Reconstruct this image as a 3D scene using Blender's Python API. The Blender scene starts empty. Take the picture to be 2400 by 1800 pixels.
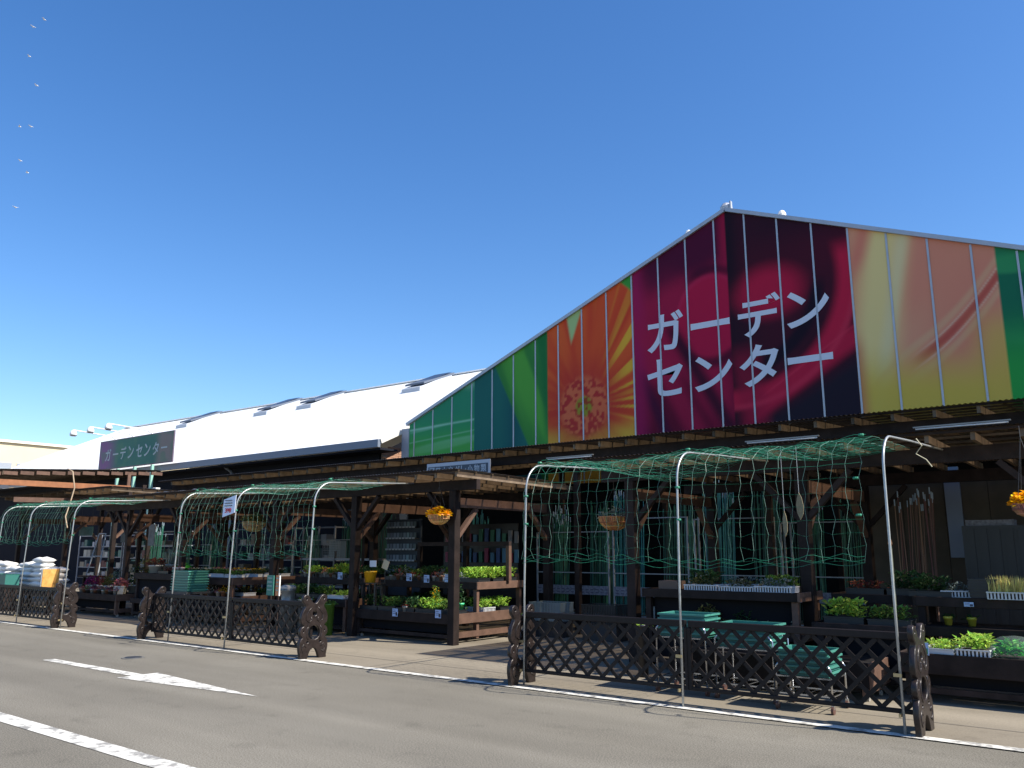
import bpy, bmesh, math, random
import numpy as np
from mathutils import Vector, Matrix
R=math.radians
random.seed(7)
sc=bpy.context.scene
# ---------------------------------------------------------------- camera, sky, sun, exposure
cam=bpy.data.cameras.new('camera'); camo=bpy.data.objects.new('camera',cam); sc.collection.objects.link(camo)
cam.sensor_width=36; cam.lens=1941/2400*36; cam.clip_end=3000; cam.clip_start=.05
camo.location=(0,0,1.6); camo.rotation_euler=(R(90+11.4),0,R(38.1)); sc.camera=camo
SUN_AZ=math.degrees(math.atan2(.91,.21)); SUN_EL=47.0
world=bpy.data.worlds.new('World'); sc.world=world; world.use_nodes=True
wn=world.node_tree; wn.nodes.clear()
sky=wn.nodes.new('ShaderNodeTexSky'); sky.sky_type='NISHITA'; sky.sun_disc=False
sky.sun_elevation=R(SUN_EL); sky.sun_rotation=R(SUN_AZ); sky.air_density=1.0; sky.dust_density=0.6; sky.ozone_density=3.0
bg=wn.nodes.new('ShaderNodeBackground'); bg.inputs[1].default_value=.122
wo=wn.nodes.new('ShaderNodeOutputWorld'); shs=wn.nodes.new('ShaderNodeHueSaturation'); shs.inputs['Saturation'].default_value=1.27; shs.inputs['Hue'].default_value=.506; wn.links.new(sky.outputs[0],shs.inputs['Color']); wn.links.new(shs.outputs[0],bg.inputs[0]); wn.links.new(bg.outputs[0],wo.inputs[0])
sl=bpy.data.lights.new('sun','SUN'); sl.energy=5.0; sl.angle=R(.5); sl.color=(1,.94,.83)
so=bpy.data.objects.new('sun',sl); sc.collection.objects.link(so)
sd=Vector((math.sin(R(SUN_AZ))*math.cos(R(SUN_EL)),math.cos(R(SUN_AZ))*math.cos(R(SUN_EL)),math.sin(R(SUN_EL))))
so.rotation_euler=sd.to_track_quat('Z','Y').to_euler(); so.location=(30,20,30)
sc.view_settings.view_transform='Standard'; sc.view_settings.look='None'; sc.view_settings.gamma=1; sc.view_settings.exposure=.75
sc.view_settings.use_curve_mapping=False
try:
    sc.cycles.transparent_max_bounces=16; sc.cycles.max_bounces=6; sc.cycles.caustics_reflective=False; sc.cycles.caustics_refractive=False
except Exception: pass
# ---------------------------------------------------------------- helpers
class MB:
    def __init__(s): s.v=[]; s.f=[]
    def add(s,vs,fs):
        b=len(s.v); s.v+= [tuple(p) for p in vs]; s.f+=[tuple(b+i for i in f) for f in fs]; return s
    def box(s,x0,x1,y0,y1,z0,z1):
        return s.add([(x0,y0,z0),(x1,y0,z0),(x1,y1,z0),(x0,y1,z0),(x0,y0,z1),(x1,y0,z1),(x1,y1,z1),(x0,y1,z1)],
            [(0,3,2,1),(4,5,6,7),(0,1,5,4),(1,2,6,5),(2,3,7,6),(3,0,4,7)])
    def bar(s,p,q,w,h,up=(0,0,1)):
        p=Vector(p);q=Vector(q);d=(q-p).normalized();u=Vector(up)
        a=d.cross(u)
        if a.length<1e-4: a=d.cross(Vector((0,1,0)))
        a.normalize(); b=a.cross(d).normalized(); a=a*w/2;b=b*h/2
        vs=[p-a-b,p+a-b,p+a+b,p-a+b,q-a-b,q+a-b,q+a+b,q-a+b]
        return s.add(vs,[(0,1,2,3),(4,7,6,5),(0,4,5,1),(1,5,6,2),(2,6,7,3),(3,7,4,0)])
    def tube(s,pts,r,n=8,cap=True):
        pts=[Vector(p) for p in pts]; rings=[]; a=None
        rr=r if isinstance(r,(list,tuple)) else [r]*len(pts)
        b0=len(s.v)
        for i,p in enumerate(pts):
            d=(pts[min(i+1,len(pts)-1)]-pts[max(i-1,0)])
            if d.length<1e-9: d=Vector((0,0,1))
            d.normalize()
            if a is None:
                a=d.cross(Vector((0,0,1)))
                if a.length<.05: a=d.cross(Vector((1,0,0)))
            else: a=a-d*a.dot(d)
            a.normalize(); b=d.cross(a)
            for k in range(n):
                t=2*math.pi*k/n; q=p+(a*math.cos(t)+b*math.sin(t))*rr[i]; s.v.append(tuple(q))
        for i in range(len(pts)-1):
            for k in range(n):
                k2=(k+1)%n; s.f.append((b0+i*n+k,b0+i*n+k2,b0+(i+1)*n+k2,b0+(i+1)*n+k))
        if cap:
            s.f.append(tuple(b0+k for k in range(n))[::-1]); s.f.append(tuple(b0+(len(pts)-1)*n+k for k in range(n)))
        return s
    def lathe(s,prof,c=(0,0,0),n=16,sx=1,sy=1):
        b0=len(s.v)
        for r,z in prof:
            for k in range(n):
                t=2*math.pi*k/n; s.v.append((c[0]+r*sx*math.cos(t),c[1]+r*sy*math.sin(t),c[2]+z))
        for i in range(len(prof)-1):
            for k in range(n):
                k2=(k+1)%n; s.f.append((b0+i*n+k,b0+i*n+k2,b0+(i+1)*n+k2,b0+(i+1)*n+k))
        s.f.append(tuple(b0+k for k in range(n))[::-1]); s.f.append(tuple(b0+(len(prof)-1)*n+k for k in range(n)))
        return s
    def mesh(s,name,off=(0,0,0),smooth=False):
        me=bpy.data.meshes.new(name); ox,oy,oz=off
        me.from_pydata([(x-ox,y-oy,z-oz) for x,y,z in s.v],[],s.f); me.update()
        if smooth: me.shade_smooth()
        return me
    def build(s,name,mat,parent=None,smooth=False,bevel=0):
        off=(0,0,0)
        if parent is not None:
            off=tuple(wloc(parent))
        me=s.mesh(name,off,smooth)
        if bevel:
            bm=bmesh.new(); bm.from_mesh(me); bmesh.ops.bevel(bm,geom=bm.edges[:],offset=bevel,segments=1,affect='EDGES'); bm.to_mesh(me); bm.free()
        return link(name,me,mat,parent)
def wloc(o):
    p=Vector((0,0,0))
    while o is not None: p+=o.location; o=o.parent
    return p
def link(name,me,mat,parent=None):
    o=bpy.data.objects.new(name,me); sc.collection.objects.link(o)
    if mat is not None and not me.materials:
        for m in (mat if isinstance(mat,(list,tuple)) else [mat]): me.materials.append(m)
    if parent is not None: o.parent=parent
    return o
def tag(o,label=None,cat=None,group=None,kind=None):
    if label: o['label']=label
    if cat: o['category']=cat
    if group: o['group']=group
    if kind: o['kind']=kind
    return o
def thing(name,loc,label,cat,group=None,rz=0):
    o=bpy.data.objects.new(name,None); o.empty_display_size=.2; sc.collection.objects.link(o); o.location=loc; o.rotation_euler=(0,0,rz)
    return tag(o,label,cat,group)
KIDS={}
def kids(o): return [c for c in sc.objects if c.parent is o]
def protochildren(o,depth=0):
    if o.name not in KIDS: KIDS[o.name]=[c for c in bpy.data.objects if c.parent==o]
    return KIDS[o.name]
def clone(o,loc,rz=0,label=None,group=None,parent=None,scale=None):
    c=o.copy(); sc.collection.objects.link(c); c.parent=parent
    if loc is not None: c.location=loc; c.rotation_euler=(0,0,rz)
    if scale: c.scale=scale
    if label: c['label']=label
    if group: c['group']=group
    for k in protochildren(o): clone(k,None,parent=c)
    return c
class Proto:
    """first use moves the proto itself, later uses copy it"""
    def __init__(s,o): s.o=o; s.used=False
    def put(s,loc,rz=0,label=None,group=None,scale=None):
        protochildren(s.o)
        if not s.used:
            s.used=True; s.o.location=loc; s.o.rotation_euler=(0,0,rz)
            if scale: s.o.scale=scale
            if label: s.o['label']=label
            if group: s.o['group']=group
            s.o.scale=scale or (1,1,1)
            return s.o
        return clone(s.o,loc,rz,label,group,scale=scale or (1,1,1))
    def drop(s):
        if not s.used:
            for c in protochildren(s.o):
                for d in protochildren(c): bpy.data.objects.remove(d)
                bpy.data.objects.remove(c)
            bpy.data.objects.remove(s.o)
ORD=['first','second','third','fourth','fifth','sixth','seventh','eighth','ninth','tenth','eleventh','twelfth','thirteenth','fourteenth','fifteenth','sixteenth','seventeenth','eighteenth','nineteenth','twentieth']
# ---------------------------------------------------------------- materials
MATS={}
def mat(name,col=(.5,.5,.5),rough=.7,metal=0,vary=0,noise=None,scale=8,bump=0,bscale=60,spec=.5,isl=0,col2=None,stretch=None,trans=0,coord='Object',attr=None):
    if name in MATS: return MATS[name]
    m=bpy.data.materials.new(name); m.use_nodes=True; nt=m.node_tree; N=nt.nodes; L=nt.links
    b=N['Principled BSDF']; b.inputs['Roughness'].default_value=rough; b.inputs['Metallic'].default_value=metal
    b.inputs['Specular IOR Level'].default_value=spec
    c=None
    if attr:
        a=N.new('ShaderNodeVertexColor'); a.layer_name=attr; c=a.outputs[0]
    else:
        rgb=N.new('ShaderNodeRGB'); rgb.outputs[0].default_value=(*col,1); c=rgb.outputs[0]
    tc=N.new('ShaderNodeTexCoord'); src=tc.outputs[coord]
    if stretch:
        mp=N.new('ShaderNodeMapping'); mp.inputs['Scale'].default_value=stretch; L.new(src,mp.inputs[0]); src=mp.outputs[0]
    if noise:
        n=N.new('ShaderNodeTexNoise'); n.inputs['Scale'].default_value=scale; n.inputs['Detail'].default_value=6; L.new(src,n.inputs['Vector'])
        cr=N.new('ShaderNodeMapRange'); cr.inputs['From Min'].default_value=.3; cr.inputs['From Max'].default_value=.7
        L.new(n.outputs[0],cr.inputs[0])
        mx=N.new('ShaderNodeMix'); mx.data_type='RGBA'; L.new(cr.outputs[0],mx.inputs[0]); L.new(c,mx.inputs[6])
        if col2: mx.inputs[7].default_value=(*col2,1)
        else:
            mul=N.new('ShaderNodeMix'); mul.data_type='RGBA'; mul.blend_type='MULTIPLY'; mul.inputs[0].default_value=1
            L.new(c,mul.inputs[6]); mul.inputs[7].default_value=(1-noise,1-noise,1-noise,1); L.new(mul.outputs[2],mx.inputs[7])
        c=mx.outputs[2]
    if vary or isl:
        hs=N.new('ShaderNodeHueSaturation')
        if isl:
            g=N.new('ShaderNodeNewGeometry'); rnd=g.outputs['Random Per Island']; a=isl
        else:
            oi=N.new('ShaderNodeObjectInfo'); rnd=oi.outputs['Random']; a=vary
        mr=N.new('ShaderNodeMapRange'); mr.inputs['To Min'].default_value=1-a; mr.inputs['To Max'].default_value=1+a; L.new(rnd,mr.inputs[0]); L.new(mr.outputs[0],hs.inputs['Value'])
        if isl:
            mh=N.new('ShaderNodeMapRange'); mh.inputs['To Min'].default_value=.47; mh.inputs['To Max'].default_value=.53
            fr=N.new('ShaderNodeMath'); fr.operation='FRACT'; m5=N.new('ShaderNodeMath'); m5.operation='MULTIPLY'; m5.inputs[1].default_value=7.3
            L.new(rnd,m5.inputs[0]); L.new(m5.outputs[0],fr.inputs[0]); L.new(fr.outputs[0],mh.inputs[0]); L.new(mh.outputs[0],hs.inputs['Hue'])
        L.new(c,hs.inputs['Color']); c=hs.outputs[0]
    L.new(c,b.inputs['Base Color'])
    if bump:
        n2=N.new('ShaderNodeTexNoise'); n2.inputs['Scale'].default_value=bscale; n2.inputs['Detail'].default_value=4; L.new(src,n2.inputs['Vector'])
        bp=N.new('ShaderNodeBump'); bp.inputs['Strength'].default_value=bump; bp.inputs['Distance'].default_value=.01; L.new(n2.outputs[0],bp.inputs['Height']); L.new(bp.outputs[0],b.inputs['Normal'])
    if trans:
        tl=N.new('ShaderNodeBsdfTranslucent'); L.new(c,tl.inputs[0]); ms=N.new('ShaderNodeMixShader'); ms.inputs[0].default_value=trans
        L.new(b.outputs[0],ms.inputs[1]); L.new(tl.outputs[0],ms.inputs[2]); L.new(ms.outputs[0],N['Material Output'].inputs[0])
    MATS[name]=m; return m
def sheetmat(name,tint,diff,fac):
    m=bpy.data.materials.new(name); m.use_nodes=True; N=m.node_tree.nodes; L=m.node_tree.links
    b=N['Principled BSDF']; b.inputs['Base Color'].default_value=(*diff,1); b.inputs['Roughness'].default_value=.35
    t=N.new('ShaderNodeBsdfTransparent'); t.inputs[0].default_value=(*tint,1)
    ms=N.new('ShaderNodeMixShader'); ms.inputs[0].default_value=fac; L.new(b.outputs[0],ms.inputs[1]); L.new(t.outputs[0],ms.inputs[2]); L.new(ms.outputs[0],N['Material Output'].inputs[0])
    MATS[name]=m; return m
wood=mat('dark_stained_wood',(.036,.024,.021),.7,spec=.2,vary=.3,noise=.55,scale=5,stretch=(1,1,1),bump=.25,bscale=40)
woodr=mat('rafter_wood',(.20,.148,.104),.7,spec=.2,vary=.25,noise=.45,scale=6,bump=.2,bscale=40)
woodl=mat('brown_sunlit_wood',(.15,.085,.06),.65,spec=.3,vary=.18,noise=.4,scale=6,bump=.25,bscale=50)  # brown wood; on sun-facing parts its lighter tone stands in for sunlight
woodo=mat('orange_cedar',(.36,.14,.055),.6,vary=.1,noise=.35,scale=5,bump=.2)
fencem=mat('dark_brown_resin',(.015,.011,.011),.5,spec=.25,vary=.15,noise=.3,scale=12,bump=.15,bscale=90)
castm=mat('bronze_brown_casting',(.036,.026,.024),.36,noise=.6,scale=14,bump=.35,bscale=35,metal=.2)
galv=mat('galvanised_pipe',(.42,.43,.42),.38,metal=.55,noise=.15,scale=20)
chain_m=mat('dark_chain',(.05,.05,.05),.5)
chrome=mat('chrome_wire',(.55,.56,.58),.22,metal=.9)
netm=mat('green_net_cord',(.015,.20,.11),.5)
netp=mat('pale_green_net_cord',(.09,.19,.15),.5)
whitem=mat('white_paint',(.8,.8,.78),.5,noise=.08,scale=6)
bagm=mat('white_plastic_sack',(.78,.77,.75),.42,noise=.1,scale=9,vary=.05)
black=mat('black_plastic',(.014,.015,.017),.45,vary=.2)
white_tray=mat('white_plastic_basket',(.55,.56,.58),.45,vary=.06)
teal=mat('teal_green_plastic',(.035,.165,.14),.42,vary=.10)
tealw=mat('sunlit_teal_edge',(.06,.23,.185),.42,vary=.10)  # paler rim teal carries the sunlight on the tray edges
polyb=sheetmat('smoked_corrugated_polycarbonate',(.54,.46,.36),(.05,.042,.036),.5)
polyd=sheetmat('dark_smoked_polycarbonate',(.5,.42,.32),(.035,.03,.026),.3)
steeld=mat('dark_steel',(.035,.037,.042),.5,metal=.2)
def ground_mats():
    # asphalt with aggregate speckle, patches; apron concrete with stains
    for nm,c1,c2,sp in (('asphalt',(.140,.127,.102),(.190,.174,.142),.5),('apron_concrete',(.185,.158,.120),(.235,.203,.155),.12)):
        m=bpy.data.materials.new(nm); m.use_nodes=True; N=m.node_tree.nodes; L=m.node_tree.links; b=N['Principled BSDF']; b.inputs['Roughness'].default_value=.9; b.inputs['Specular IOR Level'].default_value=.25
        tc=N.new('ShaderNodeTexCoord')
        mp=N.new('ShaderNodeMapping'); mp.inputs['Scale'].default_value=(.35,1,1); L.new(tc.outputs['Object'],mp.inputs[0])
        n1=N.new('ShaderNodeTexNoise'); n1.inputs['Scale'].default_value=.7; n1.inputs['Detail'].default_value=7; L.new(mp.outputs[0],n1.inputs['Vector'])
        mr=N.new('ShaderNodeMapRange'); mr.inputs['From Min'].default_value=.32; mr.inputs['From Max'].default_value=.68; L.new(n1.outputs[0],mr.inputs[0])
        mx=N.new('ShaderNodeMix'); mx.data_type='RGBA'; mx.inputs[6].default_value=(*c1,1); mx.inputs[7].default_value=(*c2,1); L.new(mr.outputs[0],mx.inputs[0])
        n2=N.new('ShaderNodeTexNoise'); n2.inputs['Scale'].default_value=80; n2.inputs['Detail'].default_value=3; L.new(tc.outputs['Object'],n2.inputs['Vector'])
        m2=N.new('ShaderNodeMapRange'); m2.inputs['From Min'].default_value=.3; m2.inputs['From Max'].default_value=.7; m2.inputs['To Min'].default_value=1-sp; m2.inputs['To Max'].default_value=1+sp; L.new(n2.outputs[0],m2.inputs[0])
        vr=N.new('ShaderNodeTexVoronoi'); vr.inputs['Scale'].default_value=17; L.new(tc.outputs['Object'],vr.inputs['Vector'])
        m3=N.new('ShaderNodeMapRange'); m3.inputs['From Min'].default_value=.0; m3.inputs['From Max'].default_value=.12; m3.inputs['To Min'].default_value=1+sp*1.1; m3.inputs['To Max'].default_value=1; L.new(vr.outputs['Distance'],m3.inputs[0])
        mm=N.new('ShaderNodeMath'); mm.operation='MULTIPLY'; L.new(m2.outputs[0],mm.inputs[0]); L.new(m3.outputs[0],mm.inputs[1])
        # stains and long faint wheel tracks
        n4=N.new('ShaderNodeTexNoise'); n4.inputs['Scale'].default_value=2.3; n4.inputs['Detail'].default_value=8; n4.inputs['Roughness'].default_value=.65; L.new(tc.outputs['Object'],n4.inputs['Vector'])
        m4=N.new('ShaderNodeMapRange'); m4.inputs['From Min'].default_value=.56; m4.inputs['From Max'].default_value=.72; m4.inputs['To Min'].default_value=1; m4.inputs['To Max'].default_value=.80; L.new(n4.outputs[0],m4.inputs[0])
        mp5=N.new('ShaderNodeMapping'); mp5.inputs['Scale'].default_value=(.04,1.5,1); L.new(tc.outputs['Object'],mp5.inputs[0])
        n5=N.new('ShaderNodeTexNoise'); n5.inputs['Scale'].default_value=1.1; n5.inputs['Detail'].default_value=5; L.new(mp5.outputs[0],n5.inputs['Vector'])
        m5=N.new('ShaderNodeMapRange'); m5.inputs['From Min'].default_value=.35; m5.inputs['From Max'].default_value=.65; m5.inputs['To Min'].default_value=.90; m5.inputs['To Max'].default_value=1.08; L.new(n5.outputs[0],m5.inputs[0])
        q1=N.new('ShaderNodeMath'); q1.operation='MULTIPLY'; L.new(mm.outputs[0],q1.inputs[0]); L.new(m4.outputs[0],q1.inputs[1])
        q2=N.new('ShaderNodeMath'); q2.operation='MULTIPLY'; L.new(q1.outputs[0],q2.inputs[0]); L.new(m5.outputs[0],q2.inputs[1]); mm=q2
        hs=N.new('ShaderNodeHueSaturation'); L.new(mx.outputs[2],hs.inputs['Color']); L.new(mm.outputs[0],hs.inputs['Value']); L.new(hs.outputs[0],b.inputs['Base Color'])
        bp=N.new('ShaderNodeBump'); bp.inputs['Strength'].default_value=.2; bp.inputs['Distance'].default_value=.003; L.new(n2.outputs[0],bp.inputs['Height']); L.new(bp.outputs[0],b.inputs['Normal'])
        MATS[nm]=m
    # worn road paint: breaks up over the aggregate
    m=bpy.data.materials.new('worn_road_paint'); m.use_nodes=True; N=m.node_tree.nodes; L=m.node_tree.links; b=N['Principled BSDF']; b.inputs['Roughness'].default_value=.8
    tc=N.new('ShaderNodeTexCoord'); n=N.new('ShaderNodeTexNoise'); n.inputs['Scale'].default_value=9; n.inputs['Detail'].default_value=10; n.inputs['Roughness'].default_value=.7; L.new(tc.outputs['Object'],n.inputs['Vector'])
    cr=N.new('ShaderNodeValToRGB'); cr.color_ramp.elements[0].position=.41; cr.color_ramp.elements[0].color=(.24,.23,.21,1); cr.color_ramp.elements[1].position=.51; cr.color_ramp.elements[1].color=(.62,.60,.54,1)
    L.new(n.outputs[0],cr.inputs[0]); L.new(cr.outputs[0],b.inputs['Base Color']); MATS['paint']=m
    n.inputs['Scale'].default_value=6
ground_mats()
# ---------------------------------------------------------------- ground, road, pavement, markings
m=MB(); m.add([(-400,-200,0),(300,-200,0),(300,400,0),(-400,400,0)],[(0,1,2,3)]); tag(m.build('road',MATS['asphalt']),kind='structure')
m=MB(); m.add([(-60,8.22,.006),(30,8.22,.006),(30,60,.006),(-60,60,.006)],[(0,1,2,3)]); tag(m.build('pavement',MATS['apron_concrete']),kind='structure')
m=MB(); m.add([(-60,8.17,.011),(30,8.17,.011),(30,8.30,.011),(-60,8.30,.011)],[(0,1,2,3)]); tag(m.build('edge_line',MATS['paint']),kind='structure')
m=MB(); m.add([(-60,3.585,.005),(30,3.585,.005),(30,3.78,.005),(-60,3.78,.005)],[(0,1,2,3)]); tag(m.build('lane_line',MATS['paint']),kind='structure')
m=MB(); yc=5.94
m.add([(-13.5,yc-.085,.005),(-10.9,yc-.085,.005),(-10.9,yc-.28,.005),(-8.27,yc,.005),(-10.9,yc+.28,.005),(-10.9,yc+.085,.005),(-13.5,yc+.085,.005)],[(0,1,2,3,4,5,6)])
tag(m.build('arrow_marking',MATS['paint']),kind='structure')
# joints and stains of the apron: thin dark grooves
jm=mat('joint_sealant',(.13,.115,.098),.9)
m=MB(); m.add([(-30,9.02,.0095),(8,9.02,.0095),(8,9.035,.0095),(-30,9.035,.0095)],[(0,1,2,3)])
for x in (-17.4,-9.1): m.add([(x,8.30,.0098),(x+.012,8.30,.0098),(x+.012,11,.0098),(x,11,.0098)],[(0,1,2,3)])
tag(m.build('pavement_joint',jm),kind='structure')
mh=thing('manhole_cover',(-12.7,6.83,0),'small round iron access cover set in the asphalt beside the painted arrow','manhole cover')
MB().lathe([(.17,.0),(.17,.008)],(-12.7,6.83,0),24).build('rim',mat('concrete_rim',(.12,.115,.105),.9),mh)
MB().lathe([(.125,.008),(.12,.014)],(-12.7,6.83,0),24).build('lid',steeld,mh)
# ---------------------------------------------------------------- greenhouse hall with the printed gable
APX,APZ,SL,GY=-8.38,10.56,.402,20.0
XL,XR=-20.12,3.36
def gz(x): return APZ-SL*abs(x-APX)
hall=thing('greenhouse_hall',(-8.38,20,0),'large gabled hall with flower photo print, silver mullions and big white katakana','greenhouse')
def clamp(a): return np.clip(a,0,1)
def mixc(a,b,t):
    t=clamp(t)[...,None]; return a*(1-t)+b*t
def C(*c): return np.array(c,float)
rs=np.random.RandomState(5)
def vnoise(x,z,seed,sx,sz):
    r=np.random.RandomState(seed).rand(64,64); u=x*sx+100; v=z*sz+100
    iu=np.floor(u).astype(int); iv=np.floor(v).astype(int); fu=u-iu; fv=v-iv; fu=fu*fu*(3-2*fu); fv=fv*fv*(3-2*fv)
    g=lambda a,b:r[a%64,b%64]
    return (g(iu,iv)*(1-fu)+g(iu+1,iv)*fu)*(1-fv)+(g(iu,iv+1)*(1-fu)+g(iu+1,iv+1)*fu)*fv
def sm(e0,e1,t):
    t=clamp((t-e0)/(e1-e0)); return t*t*(3-2*t)
def print_art(x,z):
    """colours of the vinyl print at facade position x,z (metres)"""
    o=np.zeros(x.shape+(3,))
    # A: pale striped leaf
    a=mixc(C(.045,.33,.10)+0*o,C(.03,.26,.13),sm(5.2,6.2,z)); st=sm(.55,.8,vnoise(x+z*1.3,z-x*.1,3,.25,4.5)); a=mixc(a,C(.30,.60,.40),st*.6)
    a=mixc(a,C(.10,.42,.05),sm(5.6,4.9,z)*.6); a=mixc(a,C(.35,.66,.45),sm(.06,.0,np.abs(z-5.72-(x+18)*.04))*.7); a=mixc(a,C(.30,.60,.36),sm(.04,.0,np.abs(z-5.35-(x+18)*.07))*.5)
    # B: dark teal with bright diagonal leaf
    b=mixc(C(.012,.10,.10)+0*o,C(.02,.16,.12),vnoise(x,z,4,1.6,.35)); 
    t1=x-(-16.31+(7.28-z)*.50); leaf=sm(-.03,.05,t1)
    lg=mixc(C(.04,.22,.045)+0*o,C(.09,.36,.05),sm(.3,.8,vnoise(x*1.2+z*.5,z,8,2.4,.3)))
    lg=mixc(lg,C(.015,.17,.045),sm(-14.75,-14.35,x+(z-6.5)*.15)); b=b*(1-leaf[...,None])+lg*leaf[...,None]
    # C: orange gerbera
    dx=x+13.0; dz=z-5.72; r=np.hypot(dx*1.05,dz); th=np.arctan2(dz,dx)
    pet=vnoise(th*6,r*.35,12,1.6,1.0); c=mixc(C(.62,.050,.022)+0*o,C(.78,.13,.03),pet*.9)
    yel=sm(-12.6,-11.5,x+(z-7)*.12)*sm(.35,.75,vnoise(th*9,r*.2,17,2.2,.5)); c=mixc(c,C(.78,.44,.04),yel*.9)
    c=mixc(c,C(.72,.42,.05),sm(5.35,4.85,z)*(.55+.45*pet)); c=mixc(c,C(.50,.03,.03),sm(1.9,.75,r)*.6)
    c=mixc(c,C(.40,.55,.22),sm(.02,.12,.28*(z-7.4)-np.abs(x+13.38-.1*(z-8)))*sm(7.4,7.9,z)); c=mixc(c,C(.05,.32,.05),sm(.0,.06,(z-8.85)-np.abs(x+11.3)*.9))
    dots=vnoise(x,z,21,11,11); d1=sm(1.02,.74,r)*sm(.22,.32,r); c=mixc(c,mixc(C(.70,.15,.06)+0*o,C(.48,.035,.03),sm(.45,.6,dots)),d1*.95)
    c=mixc(c,mixc(C(.30,.28,.03)+0*o,C(.35,.06,.02),sm(.5,.7,dots)),sm(.36,.24,r))
    # D: crimson petals
    dd=mixc(C(.36,.010,.05)+0*o,C(.13,.004,.025),sm(.3,.7,vnoise(x+z*.4,z-x*.3,31,.9,.7)))
    rb=np.hypot((x+8.95)/1.0,(z-7.75)/1.15); dd=mixc(dd,C(.46,.010,.052),sm(1.05,.9,rb)); dd=mixc(dd,C(.055,.003,.02),sm(.2,.0,np.abs(rb-1.12))*sm(-9.9,-9.2,x)*.8)
    fold=np.abs((x+9.75)-(-.55*(z-6.9))); dd=mixc(dd,C(.03,.004,.018),sm(.38,.02,fold)*sm(8.1,7.3,z)*.9)
    fold2=np.abs((x+10.75)-(-.42*(z-5.6))); dd=mixc(dd,C(.05,.004,.03),sm(.3,.02,fold2)*sm(6.9,6.1,z)*.8)
    dd=mixc(dd,C(.36,.012,.09),sm(-10.7,-11.2,x)*.7)
    dd=mixc(dd,C(.06,.004,.028),sm(8.5,9.2,z-.25*(x+10))*sm(-11.2,-10.6,x)*.75); dd=mixc(dd,C(.40,.01,.05),sm(-8.75,-8.45,x)*sm(8.8,9.6,z)*.7)
    # E: dark rose
    e=mixc(C(.02,.006,.015)+0*o,C(.10,.006,.02),vnoise(x,z,40,.7,.9)*.6)
    e=mixc(e,C(.50,.012,.05),sm(1.25,.45,np.hypot((x+7.35)/1.0,(z-8.1)/.75))*.95)
    rr=np.hypot((x+8.3)/2.75,(z-8.3)/2.75)
    band=sm(.06,.0,np.abs(rr-1.0)-.05); e=mixc(e,C(.52,.014,.05),sm(.14,.03,np.abs(rr-1.06))*sm(9.2,8.6,z))
    e=mixc(e,C(.013,.005,.014),sm(.10,.02,np.abs(rr-.80))*sm(8.4,7.8,z))
    e=mixc(e,C(.50,.014,.05),sm(.5,.12,np.abs((z-5.75)-.62*(x+6.75)))*sm(-8.3,-7.7,x)*sm(7.2,6.6,z)*.95)
    e=mixc(e,C(.016,.012,.022),sm(5.75,5.25,z-.55*(x+6.3))*.95); e=mixc(e,C(.012,.005,.012),sm(-7.9,-8.38,x)*sm(7.9,9.0,z)*.9)
    e=mixc(e,C(.33,.01,.04),sm(.55,.15,np.abs(x+8.0+(z-6)*.1))*sm(7.0,6.3,z)*.6)
    # F: peach and yellow petals
    f=mixc(C(.70,.22,.14)+0*o,C(.72,.32,.18),vnoise(x-z*.5,z,50,.8,.8))
    cur=x+4.75-(z-7.5)*(.16); f=mixc(f,C(.80,.60,.24),sm(.85,.1,np.abs(cur)))
    f=mixc(f,C(.74,.62,.32),sm(.28,.0,np.abs(cur-.35-(z-7)*.05))*.8); f=mixc(f,C(.68,.17,.12),sm(.35,.0,np.abs(x+5.1-(z-8.6)*.3))*sm(7.6,8.6,z)*.8)
    arc=np.abs((z-5.9)-.62*(x+3.9)-.22*(x+3.9)**2*np.sign(x+3.9)); f=mixc(f,C(.50,.075,.055),sm(.22,.02,arc)*sm(-4.3,-3.7,x)*.85); f=mixc(f,C(.70,.42,.22),sm(.18,.02,np.abs(arc-.35))*.55)
    f=mixc(f,C(.66,.46,.07),sm(6.3,5.0,z+.12*(x+3.8))*.95); f=mixc(f,C(.66,.44,.08),sm(-3.2,-2.4,x)*sm(7.0,6.0,z)*.7); f=mixc(f,C(.58,.17,.09),sm(-5.0,-5.35,x)*sm(6.9,6.1,z)*.8)
    # G: green edge
    g=mixc(C(.012,.15,.075)+0*o,C(.03,.34,.06),sm(6.9,5.2,z)); g=mixc(g,C(.06,.40,.12),sm(.5,.8,vnoise(x+z,z,60,.5,2.5))*.5)
    dd=mixc(dd,C(.50,.02,.075),sm(.10,.0,np.abs(rb-.95))*sm(7.2,8.3,z)*.6)
    dd=mixc(dd,C(.40,.012,.055),sm(.5,.1,np.abs((x+10.35)-(-.5*(z-6.4))))*sm(8.4,7.2,z)*.7)
    e=mixc(e,C(.60,.03,.07),sm(.05,.0,np.abs(rr-1.13))*sm(8.8,7.6,z)*.7); e=mixc(e,C(.60,.03,.07),sm(.06,.0,np.abs((z-5.98)-.62*(x+6.75)))*sm(-7.9,-7.2,x)*sm(7.2,6.6,z)*.7)
    f=mixc(f,C(.78,.50,.32),sm(.05,.0,np.abs(arc-.16))*sm(-4.3,-3.5,x)*.7)
    out=a
    for xe,cc in ((-17.21,b),(-14.28,c),(-11.31,dd),(-8.42,e),(-5.32,f),(-2.29,g)):
        out=np.where((x>xe)[...,None],cc,out)
    return out
vinyl=mat('printed_vinyl',rough=.55,attr='print',spec=.12)
mulls=[-11.31+.8572*k for k in range(-10,18)]
edges=[XL]+[x for x in mulls if XL+.1<x<XR-.1]+[XR]
ZB=3.5
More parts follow.
